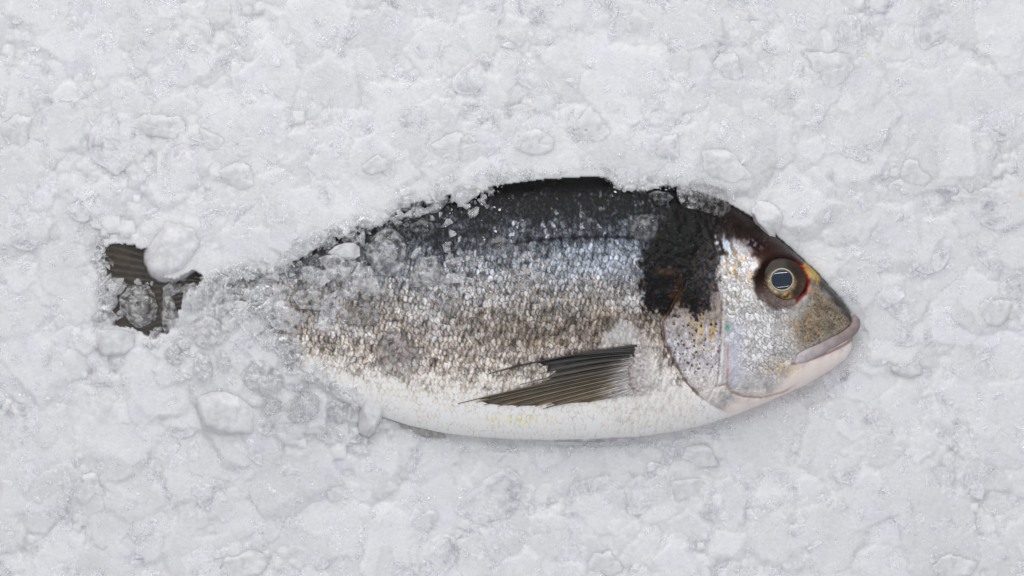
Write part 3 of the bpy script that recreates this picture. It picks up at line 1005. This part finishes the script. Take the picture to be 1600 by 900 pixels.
    for (sx, sy, r) in ((827, 165, 4), (1153, 24, 4), (1357, 84, 4), (1332, 327, 3), (1597, 303, 5)):   # rare yellowish specks frozen in
        g = np.exp(-((X - sx) ** 2 + (Y - sy) ** 2) / r ** 2)[..., None]
        C = C * (1 - g * np.array([0.05, 0.09, 0.25]))
    me = np_mesh('ice_bed', W(X, Y, H).reshape(-1, 3), grid_faces(ny, nx)[:, ::-1], M_BED, True, np.clip(C, 0, 0.93).reshape(-1, 3))
    o = link('ice_bed', me)
    o['kind'] = 'structure'
    o['label'] = 'wide bed of packed white crushed ice under and around the fish'
    return xs, ys, H


BXS, BYS, BH = build_bed()


def zbed(x, y):
    i = np.clip(np.searchsorted(BXS, x), 0, len(BXS) - 1); j = np.clip(np.searchsorted(BYS, y), 0, len(BYS) - 1)
    return BH[j, i]


def surf(x, y):
    x = np.asarray(x, float); y = np.asarray(y, float)
    tail = (x > 152) & (x < 345) & (y > 384) & (y < 530)
    return np.maximum(np.maximum(zbed(x, y), zfish(x, y)), np.where(tail, 2.0, -90.0))


# ------------------------------------------------------------------ single pieces of ice
def chunk_mesh(name, outline, h, seed, mat, lift=0.0, cuts=13, rough=0.9, base=None, sloped=False):
    rng = np.random.default_rng(seed)
    P = np.array(outline, float)
    n = 56
    q = np.concatenate([P, P[:1]])
    L = np.concatenate([[0], np.cumsum(np.hypot(*np.diff(q, axis=0).T))])
    g = np.linspace(0, L[-1], n, endpoint=False)
    R = np.stack([np.interp(g, L, q[:, 0]), np.interp(g, L, q[:, 1])], -1)
    for _ in range(2):
        R = (np.roll(R, 1, 0) + 2 * R + np.roll(R, -1, 0)) / 4
    C = P.mean(0)
    size = np.hypot(*(R - C).T).mean()
    R = R + (R - C) / size * (fbm(R[:, 0], R[:, 1], 9, 9, seed, 2) * rough)[:, None]
    lev = [(0.0, 0.80), (0.10, 0.93), (0.28, 1.0), (0.50, 0.985), (0.70, 0.93), (0.86, 0.83), (0.96, 0.68), (1.0, 0.5), (1.0, 0.28)]
    zs = surf(R[:, 0], R[:, 1]) if base is None else np.full(n, float(base))
    zc = float(surf(C[0], C[1])) if base is None else base
    zb_top = (np.median(zs) * 0.5 + zc * 0.5)
    if sloped:
        lev = [(0.0, 1.16), (0.22, 1.08), (0.45, 1.02), (0.66, 0.96), (0.82, 0.89), (0.93, 0.78), (1.0, 0.6), (1.0, 0.4), (1.0, 0.2)]
    V = []
    for (lz, ins) in lev:
        p = C + (R - C) * ins
        zz = surf(p[:, 0], p[:, 1]) if base is None else np.full(n, float(base))
        w = min(1.0, lz * 1.4)
        z = (zz + lift - 1.5) * (1 - w) + (zb_top + lift) * w + h * lz
        V.append(np.concatenate([p, z[:, None]], -1))
    V = np.concatenate(V)
    # facets: cut by random planes
    cc = np.array([C[0], C[1], zb_top + lift + h * 0.4])
    for k in range(cuts):
        a = rng.uniform(0, 6.283); el = rng.uniform(0.35, 1.35)
        nrm = np.array([math.cos(a) * math.cos(el), math.sin(a) * math.cos(el), math.sin(el)])
        sup = ((V - cc) @ nrm).max()
        dlim = sup * rng.uniform(0.66, 0.95)
        ex = np.clip((V - cc) @ nrm - dlim, 0, None)
        V = V - ex[:, None] * nrm * 0.95
    top = np.array([[C[0], C[1], V[-n:, 2].mean() + 0.3]]); bot = np.array([[C[0], C[1], V[:n, 2].mean()]])
    jit = fbm(V[:, 0] + V[:, 2], V[:, 1] - V[:, 2], 7, 7, seed + 3, 2) * 0.7 * rough
    V[n:, 2] += jit[n:]
    V = np.concatenate([V, top, bot])
    nl = len(lev)
    F = [grid_faces(nl, n, True)]
    i = np.arange(n); j = np.roll(i, -1); tb = (nl - 1) * n
    F.append(np.stack([tb + i, tb + j, np.full(n, len(V) - 2)], -1)); F.append(np.stack([j, i, np.full(n, len(V) - 1)], -1))
    ctr = W(C[0], C[1], zb_top + lift)
    me = np_mesh(name, W(V[:, 0], V[:, 1], V[:, 2]) - ctr, F, mat, True)
    bm = bmesh.new(); bm.from_mesh(me); bmesh.ops.recalc_face_normals(bm, faces=bm.faces); bm.to_mesh(me); bm.free()
    if not sloped:
        me.set_sharp_from_angle(angle=R_(24))
    return me, ctr


def chunk(outline, h, mat, label, group, seed, name='ice_chunk', **kw):
    me, ctr = chunk_mesh(name, outline, h, seed, mat, **kw)
    o = link(name, me)
    o.location = tuple(ctr)
    return tag(o, label, 'ice chunk' if name == 'ice_chunk' else 'ice sliver', group)


GF, GTL, GBED = 'ice pieces lying on the fish', 'ice pieces around the tail', 'milky lumps on the ice bed'
PIECES = [
    # --- on the flank and head
    ([(600, 357), (618, 358), (632, 372), (639, 392), (637, 412), (625, 428), (607, 437), (590, 425), (577, 410), (574, 388), (585, 368)], 40, 'F',
     'largest rounded clear ice chunk lying on the grey upper flank of the fish', GF),
    ([(655, 402), (684, 399), (690, 418), (698, 430), (692, 438), (664, 449), (640, 450), (643, 425)], 28, 'F',
     'three-cornered frosty ice chunk with a pale lower edge beside the largest clear chunk', GF),
    ([(563, 468), (570, 452), (582, 448), (590, 455), (580, 466), (575, 474), (567, 475)], 12, 'C',
     'small glassy ice bead, left of a touching pair below the largest clear chunk', GF),
    ([(592, 450), (602, 446), (609, 460), (611, 470), (602, 472), (594, 462)], 12, 'C',
     'small glassy ice bead, right of a touching pair below the largest clear chunk', GF),
    ([(512, 395), (525, 384), (545, 378), (562, 384), (568, 398), (555, 406), (530, 406)], 16, 'M',
     'smooth milky oval ice pebble left of the largest clear chunk', GF),
    ([(592, 512), (612, 503), (640, 515), (660, 530), (667, 550), (660, 570), (645, 585), (620, 588), (600, 580), (588, 556)], 9, 'C',
     'wide flat see-through ice slab with a rounded rim over the lower flank scales', GF),
    ([(528, 495), (556, 480), (590, 478), (612, 492), (602, 506), (570, 512), (545, 508)], 8, 'C',
     'thin grey ice sheet above the wide flat slab, below the pair of beads', GF),
    ([(1060, 286), (1080, 283), (1110, 290), (1133, 300), (1140, 320), (1148, 345), (1130, 353), (1105, 348), (1088, 338), (1074, 330), (1064, 310)], 13, 'C',
     'broad clear ice plate through which the dark nape of the fish shows', GF),
    ([(1056, 292), (1074, 290), (1090, 308), (1088, 330), (1078, 336), (1066, 326), (1057, 308)], 17, 'F',
     'frosty tongue of ice hanging down at the tail side of the clear nape plate', GF),
    ([(1175, 332), (1185, 317), (1205, 318), (1222, 338), (1227, 352), (1209, 371), (1195, 362), (1182, 348)], 22, 'M',
     'pointed milky ice lump hanging over the forehead of the fish above its eye', GF),
    ([(1010, 302), (1025, 297), (1045, 302), (1053, 308), (1040, 320), (1018, 328), (1012, 316)], 14, 'C',
     'small glassy ice chip at the ice rim just above the black shoulder blotch', GF),
    ([(703, 306), (720, 323), (732, 316), (748, 306), (755, 296), (730, 288), (708, 294)], 16, 'F',
     'beaded white ice tip hanging over the back in front of the dark dorsal fin', GF),
    ([(770, 372), (784, 365), (797, 374), (799, 390), (788, 402), (774, 398), (766, 386)], 8, 'C',
     'round clear ice bead on the middle of the flank below the dark back', GF),
    ([(938, 441), (960, 428), (990, 415), (1002, 430), (1000, 448), (985, 453), (950, 452)], 8, 'C',
     'clear ice wedge whose blunt end touches the black shoulder blotch', GF),
    ([(985, 345), (1005, 332), (1026, 336), (1028, 358), (1012, 385), (995, 398), (982, 375)], 8, 'C',
     'upright clear ice flake at the upper tail-side edge of the shoulder blotch', GF),
    ([(775, 442), (800, 431), (830, 419), (850, 426), (840, 445), (800, 456)], 7, 'C',
     'long flat clear ice flake lying on the flank below the round bead', GF),
    ([(690, 470), (712, 462), (724, 474), (720, 492), (700, 496), (688, 484)], 7, 'C',
     'thin round ice flake on the bright scales beside the wide flat slab', GF),
    ([(640, 352), (662, 340), (682, 350), (676, 368), (655, 376), (640, 366)], 12, 'C',
     'dark clear ice piece on the black back beside the largest clear chunk', GF),
    ([(455, 460), (485, 448), (512, 455), (522, 474), (500, 486), (468, 482)], 12, 'F',
     'grey frosty ice flake on the narrow tail end of the flank', GF),
    ([(458, 380), (470, 370), (480, 382), (476, 400), (464, 405), (456, 394)], 14, 'F',
     'small upright frosty ice chip at the upper rim, left of the milky oval pebble', GF),
    ([(480, 405), (495, 396), (508, 402), (506, 416), (492, 421), (481, 415)], 12, 'C',
     'small sparkling ice chip at the lower left tip of the milky oval pebble', GF),
    # --- around the tail and the belly behind
    ([(185, 465), (200, 447), (225, 443), (240, 455), (246, 485), (243, 512), (225, 520), (200, 505), (186, 488)], 24, 'F',
     'large frosty ice chunk lying in the middle of the brown tail fin', GTL),
    ([(252, 446), (262, 452), (274, 478), (280, 500), (272, 522), (256, 522), (248, 490)], 22, 'F',
     'tall pointed whitish ice chunk standing beside the frosty chunk on the tail fin', GTL),
    ([(286, 447), (304, 440), (318, 452), (320, 475), (305, 494), (285, 486)], 24, 'F',
     'sparkling white ice chunk at the root of the tail fin', GTL),
    ([(232, 380), (240, 352), (270, 338), (300, 345), (313, 375), (308, 414), (285, 432), (255, 438), (234, 426), (226, 402)], 13, 'M',
     'big rounded milky ice block overhanging the upper edge of the tail fin', GTL),
    ([(150, 522), (165, 509), (190, 510), (207, 524), (204, 548), (180, 562), (155, 552)], 14, 'M',
     'milky ice lump with a bright curved rim below the lower tail tip', GTL),
    ([(302, 562), (312, 550), (328, 555), (334, 575), (328, 598), (315, 600), (303, 586)], 16, 'F',
     'oval glassy ice pebble standing below the tail root', GTL),
    ([(372, 584), (385, 560), (410, 550), (430, 565), (445, 590), (438, 612), (415, 618), (390, 610)], 20, 'F',
     'large rounded frosty ice chunk below the narrow end of the body', GTL),
    ([(448, 645), (460, 620), (485, 612), (502, 622), (500, 640), (485, 662), (470, 668), (452, 658)], 18, 'C',
     'clear ice chunk with bright cut edges below the rear belly', GTL),
    ([(564, 640), (574, 616), (590, 611), (602, 620), (602, 638), (592, 660), (578, 682), (560, 674)], 18, 'M',
     'upright milky ice lump leaning against the rear belly of the fish', GTL),
    ([(292, 500), (310, 488), (335, 490), (360, 505), (372, 525), (355, 545), (320, 548), (298, 530)], 14, 'F',
     'smooth pale ice lump just below the tail root', GTL),
    ([(310, 622), (345, 612), (380, 615), (395, 640), (402, 668), (362, 690), (318, 682)], 10, 'M',
     'wide milky ice block with a sharp slanting edge below the rounded frosty chunk', GTL),
    ([(405, 628), (425, 620), (442, 626), (440, 646), (420, 652), (408, 644)], 8, 'C',
     'low grey clear ice piece between the frosty chunk and the bright-edged clear chunk', GTL),
    ([(508, 632), (530, 622), (550, 634), (548, 656), (525, 664), (508, 652)], 12, 'F',
     'greyish frosty ice chunk between the bright-edged clear chunk and the milky lump on the belly', GTL),
    ([(258, 545), (275, 538), (292, 545), (290, 565), (270, 572), (256, 562)], 10, 'F',
     'low grey ice piece left of the oval glassy pebble', GTL),
    ([(345, 545), (362, 552), (366, 572), (352, 584), (338, 570)], 12, 'F',
     'small frosty ice chip between the oval pebble and the rounded frosty chunk', GTL),
    # --- on the open bed
    ([(556, 252), (590, 240), (625, 234), (631, 267), (600, 275), (562, 276)], 9, 'M', 'square-cornered milky ice slab above the grey upper flank', GBED),
    ([(650, 238), (680, 212), (715, 203), (752, 215), (766, 240), (740, 258), (690, 262), (656, 256)], 7, 'M', 'wide greyish oval ice slab above the front of the dorsal fin', GBED),
    ([(785, 228), (795, 203), (830, 195), (862, 213), (881, 230), (850, 243), (805, 246)], 9, 'M', 'arrow-shaped milky ice lump pointing right above the dorsal fin', GBED),
    ([(882, 200), (905, 168), (935, 165), (955, 200), (960, 222), (930, 236), (895, 226)], 8, 'M', 'tall blunt milky ice lump right of the arrow-shaped one', GBED),
    ([(1014, 222), (1030, 206), (1056, 206), (1068, 226), (1066, 250), (1040, 258), (1018, 248)], 10, 'M', 'rounded ice ball with a grey arched rim above the shoulder of the fish', GBED),
    ([(1080, 240), (1106, 226), (1140, 232), (1172, 252), (1176, 280), (1140, 290), (1100, 284), (1080, 264)], 12, 'M', 'broad smooth milky ice lump above the clear nape plate', GBED),
    ([(1252, 92), (1285, 62), (1330, 80), (1345, 110), (1322, 138), (1308, 160), (1280, 140), (1258, 116)], 9, 'M', 'large plate of ice with a curved left edge and a lower point, above the eye', GBED),
    ([(1104, 97), (1130, 79), (1160, 78), (1168, 100), (1168, 126), (1150, 143), (1115, 130)], 8, 'M', 'round-cornered ice block with a thin white splinter at its upper left', GBED),
    ([(1396, 262), (1415, 244), (1452, 238), (1462, 258), (1462, 282), (1440, 294), (1405, 288)], 8, 'M', 'round-cornered ice block right of the forehead, topped by a long white splinter', GBED),
    ([(1470, 302), (1500, 288), (1560, 294), (1598, 302), (1580, 320), (1540, 330), (1490, 322)], 8, 'M', 'long low ice slab by the right border level with the nape', GBED),
    ([(1290, 420), (1312, 412), (1345, 440), (1356, 470), (1340, 478), (1310, 448)], 7, 'C', 'smooth greyish ice plate standing along the snout', GBED),
    ([(198, 192), (240, 170), (285, 180), (295, 205), (280, 220), (255, 226), (214, 214)], 9, 'M', 'broad milky ice lump with a jagged lower edge, upper left of the tail', GBED),
    ([(298, 210), (320, 196), (348, 204), (354, 230), (338, 246), (308, 242)], 8, 'M', 'squarish ice lump right beside the broad jagged-edged one', GBED),
    ([(0, 190), (22, 168), (56, 170), (62, 200), (50, 232), (20, 242), (2, 225)], 9, 'M', 'tall milky ice block cut by the left border above the tail level', GBED),
    ([(336, 262), (370, 246), (404, 262), (408, 290), (380, 304), (345, 296)], 9, 'M', 'wide pale ice lump with a clear right corner above the tail root', GBED),
    ([(90, 760), (105, 738), (145, 731), (165, 742), (168, 772), (145, 792), (108, 788)], 8, 'M', 'round-cornered ice block with a dark upper right rim, below the tail', GBED),
    ([(312, 880), (340, 864), (395, 860), (418, 872), (420, 898), (360, 908), (318, 904)], 8, 'M', 'round-cornered ice slab cut by the lower border below the rear belly', GBED),
    ([(1424, 884), (1450, 864), (1515, 860), (1536, 874), (1536, 900), (1470, 910), (1430, 904)], 8, 'M', 'round-cornered ice slab with a splinter, in the lower right corner area', GBED),
    ([(902, 884), (920, 866), (966, 860), (984, 872), (990, 900), (940, 908), (908, 902)], 8, 'M', 'round-cornered ice slab cut by the lower border below the pelvic fin', GBED),
    ([(1058, 702), (1096, 694), (1128, 708), (1132, 728), (1104, 738), (1062, 742)], 9, 'M', 'tilted ice block with a straight left side under the gill plate, the upper of two', GBED),
    ([(1038, 750), (1062, 744), (1108, 750), (1118, 770), (1090, 782), (1042, 788)], 9, 'M', 'tilted ice block with a straight left side under the gill plate, the lower of two', GBED),
    ([(500, 748), (520, 734), (540, 740), (548, 770), (540, 794), (512, 794), (498, 774)], 8, 'M', 'rounded ice ball with a grey arched top below the milky belly lump', GBED),
    ([(775, 745), (800, 732), (822, 746), (820, 770), (795, 778), (776, 766)], 8, 'M', 'rounded milky ice ball below the middle of the belly', GBED),
    ([(640, 800), (668, 792), (690, 806), (684, 834), (655, 842), (636, 824)], 8, 'M', 'small square ice lump with a dark foot below the anal fin', GBED),
    ([(1310, 590), (1322, 572), (1340, 580), (1336, 600), (1318, 608)], 7, 'C', 'small grey ice chip tucked under the chin of the fish', GBED),
    ([(1395, 560), (1420, 548), (1450, 560), (1448, 584), (1418, 592), (1396, 580)], 8, 'M', 'rounded milky ice lump right of the mouth', GBED),
    ([(1520, 470), (1552, 455), (1586, 470), (1590, 500), (1555, 512), (1524, 500)], 8, 'M', 'blunt milky ice lump by the right border level with the mouth', GBED),
]
MATS = {'C': M_CLEAR, 'F': M_FROST, 'M': M_MILKY}
for k, (ol, h, mk, lab, grp) in enumerate(PIECES):
    chunk(ol, h, MATS[mk], lab, grp, 500 + k, lift=-6.3 if grp == GBED else -1.0, rough=1.7 if mk != 'M' else 1.4, sloped=(mk == 'M' and 'oval ice pebble' not in lab))

# thin splinters of ice lying on the bed
SPL = [((1118, 82), (1131, 68), 'thin white ice splinter beside the round-cornered block high above the nape'),
       ((1414, 246), (1425, 228), 'long white ice splinter lying right of the forehead'),
       ((1489, 868), (1499, 851), 'thin white ice splinter near the lower right corner'),
       ((376, 868), (387, 850), 'thin white ice splinter at the lower border below the tail root'),
       ((483, 740), (495, 720), 'thin white ice splinter below the bright-edged clear chunk'),
       ((941, 868), (950, 851), 'thin white ice splinter at the lower border below the pelvic fin'),
       ((1262, 730), (1274, 712), 'thin white ice splinter below the throat of the fish'),
       ((1312, 803), (1334, 784), 'long slanting ice splinter low below the mouth')]
for k, (a, b2, lab) in enumerate(SPL):
    me = tube([(a[0], a[1], 0), ((a[0] + b2[0]) / 2 + 0.8, (a[1] + b2[1]) / 2, 0.6), (b2[0], b2[1], 0)], [0.4, 1.5, 0.4], 6, 0.8, None, M_FROST, 'ice_sliver', 3)
    o = link('ice_sliver', me)
    o.location.z = (max(float(surf(*a)), float(surf(*b2)), float(surf((a[0] + b2[0]) / 2, (a[1] + b2[1]) / 2))) + 0.6) * K
    tag(o, lab, 'ice sliver', 'thin ice splinters on the bed')


# loose ice grains: far too many to count
def grains(name, label, mat, seed, fill, flat=40.0, sink=0.0, smooth=False):
    rng = np.random.default_rng(seed)
    pts = []

    def along(path, n, spread, rlo, rhi, off=0.0, pw=3.0):
        P = np.array(path, float)
        L = np.concatenate([[0], np.cumsum(np.hypot(*np.diff(P, axis=0).T))])
        g = rng.uniform(0, L[-1], n)
        x = np.interp(g, L, P[:, 0]) + rng.normal(0, spread, n); y = np.interp(g, L, P[:, 1]) + rng.normal(0, spread, n) + off
        r = rlo + (rhi - rlo) * rng.random(n) ** pw
        pts.extend(zip(x, y, r))

    def inside(poly, n, rlo, rhi, pw=3.0):
        bx = [p[0] for p in poly]; by = [p[1] for p in poly]
        x = rng.uniform(min(bx), max(bx), n * 3); y = rng.uniform(min(by), max(by), n * 3)
        ok = sdist(x, y, poly) > 0
        x, y = x[ok][:n], y[ok][:n]
        r = rlo + (rhi - rlo) * rng.random(len(x)) ** pw
        pts.extend(zip(x, y, r))
    fill(along, inside)
    P = np.array(pts)
    # keep the fish clear of grains except where the photograph shows them
    keep = ~((sdist(P[:, 0], P[:, 1], VISIBLE) > 16) & (P[:, 0] > 800) & (zfish(P[:, 0], P[:, 1]) > -50)) & ~((P[:, 1] > 560) & (zfish(P[:, 0], P[:, 1]) > -50) & (P[:, 0] > 610))
    if name == 'ice_crumbs':
        keep &= sdist(P[:, 0], P[:, 1], TAILGAP) < 0
    if name in ('ice_shards', 'ice_flakes'):
        keep &= np.hypot(P[:, 0] - 175, P[:, 1] - 662) > 52
        keep &= (zfish(P[:, 0], P[:, 1]) < -50) & (sdist(P[:, 0], P[:, 1], VISIBLE) < -P[:, 2]) & (sdist(P[:, 0], P[:, 1], TAILGAP) < -P[:, 2])
    for (ol, h, mk, lab, grp) in PIECES:
        if grp != GBED:
            keep &= sdist(P[:, 0], P[:, 1], ol) < -0.55 * P[:, 2] + (3 if h < 10 else 0)
    P = P[keep]
    VV, FF, n0 = [], [], 0
    for sub, Q in ((1, P[P[:, 2] < 2.6]), (2, P[(P[:, 2] >= 2.6) & (P[:, 2] < 12)]), (3, P[P[:, 2] >= 12])):
        n = len(Q)
        if not n:
            continue
        bm = bmesh.new(); bmesh.ops.create_icosphere(bm, subdivisions=sub, radius=1.0)
        bv = np.array([v.co[:] for v in bm.verts]); bf = np.array([[v.index for v in f.verts] for f in bm.faces]); bm.free()
        V = bv[None] * (1 + rng.normal(0, 0.0 if sub > 1 else 0.12, (n, len(bv), 1)))
        for k in range(9):                                  # split faces of the shards
            nn = rng.normal(0, 1, (n, 3)); nn /= np.linalg.norm(nn, axis=1)[:, None]
            dd = np.einsum('nvk,nk->nv', V, nn) - rng.uniform(0.18, 0.72, (n, 1))
            V = V - np.clip(dd, 0, None)[..., None] * nn[:, None]
        sc = Q[:, 2:3] * rng.uniform(0.65, 1.5, (n, 3))
        sc[:, 2] = Q[:, 2] * rng.uniform(0.35, 0.8, n) / (1 + Q[:, 2] / flat)
        V = V * sc[:, None, :]
        a = rng.uniform(0, 6.283, n); t = rng.uniform(-0.5, 0.5, n) / (1 + Q[:, 2] / flat)
        ca, sa = np.cos(a)[:, None], np.sin(a)[:, None]
        x = V[..., 0] * ca - V[..., 1] * sa; y = V[..., 0] * sa + V[..., 1] * ca
        z = V[..., 2] + x * np.sin(t)[:, None]
        zz = surf(Q[:, 0], Q[:, 1]) + Q[:, 2] * (rng.uniform(0.05, 0.45, n) - sink) / (1 + Q[:, 2] / flat)
        VV.append(np.stack([x + Q[:, 0:1], y + Q[:, 1:2], z + zz[:, None]], -1).reshape(-1, 3))
        FF.append((bf[None] + (np.arange(n) * len(bv))[:, None, None]).reshape(-1, 3) + n0)
        n0 += n * len(bv)
    V = np.concatenate(VV); F = np.concatenate(FF)
    me = np_mesh(name, W(V[:, 0], V[:, 1], V[:, 2]), F, mat, smooth)
    o = link(name, me)
    o['kind'] = 'stuff'
    o['label'] = label


def fill_clear(along, inside):
    along(VISIBLE[:41], 420, 4, 1.2, 7.0, -3)
    along(VISIBLE[1:20], 300, 11, 1.5, 15.0, 0, 2)
    along([(953, 275), (985, 285), (1050, 280), (1060, 288)], 160, 6, 1.0, 5.0)
    along([(153, 375), (158, 420), (160, 470), (152, 510)], 520, 6, 1.2, 7.0)
    along([(412, 455), (412, 480), (425, 515), (448, 545), (470, 575)], 160, 11, 2, 17, 0, 2)
    inside([(420, 440), (500, 390), (570, 360), (600, 400), (640, 450), (600, 480), (520, 500), (450, 520), (415, 480)], 210, 2.0, 22, 1.6)
    inside([(560, 360), (640, 325), (700, 340), (760, 420), (740, 460), (640, 470), (600, 440)], 70, 1.5, 15.0, 1.8)
    inside([(160, 440), (320, 430), (330, 540), (240, 545), (160, 520)], 240, 2, 18, 1.6)
    inside([(240, 530), (420, 500), (600, 640), (590, 690), (440, 680), (300, 610)], 260, 2, 18, 2)
    inside([(320, 415), (420, 415), (430, 520), (330, 500)], 150, 2, 18, 1.7)


def fill_rim(along, inside):
    along([(640, 676), (700, 688), (800, 697), (930, 697), (1060, 684), (1160, 656), (1240, 622), (1310, 588), (1345, 560), (1352, 510)], 420, 5, 1.0, 6.0, 4, 2)


def fill_white(along, inside):
    along(VISIBLE[:39], 300, 7, 0.8, 3.0, -11)
    inside([(240, 530), (420, 500), (600, 640), (590, 690), (440, 680), (300, 610)], 150, 0.8, 3)
    inside([(-20, -20), (1620, -20), (1620, 920), (-20, 920)], 4200, 0.6, 2.4)


def fill_shards(along, inside):
    inside([(-40, -40), (1640, -40), (1640, 940), (-40, 940)], 1000, 9, 44, 1.5)


def fill_flakes(along, inside):
    inside([(-40, -40), (1640, -40), (1640, 940), (-40, 940)], 2400, 3.5, 15, 1.6)


grains('ice_grains', 'clear glittering ice grains along the rim of the ice on the fish and tail', M_GRAIN, 11, fill_clear)
grains('ice_crumbs', 'fine white crumbs of crushed ice strewn over the bed', M_CRUMB, 12, fill_white)
grains('ice_shards', 'flat translucent shards of crushed ice frozen into the white bed', M_SHARD, 13, fill_shards, 5.5, 0.7, False)
grains('ice_flakes', 'small sharp chips of half-clear ice scattered through the white bed', M_SHARD, 14, fill_flakes, 7.0, 0.5)
grains('ice_chips', 'loose half-clear ice chips lying against the belly and chin of the fish', M_SHARD, 15, fill_rim, 30.0, 0.1)
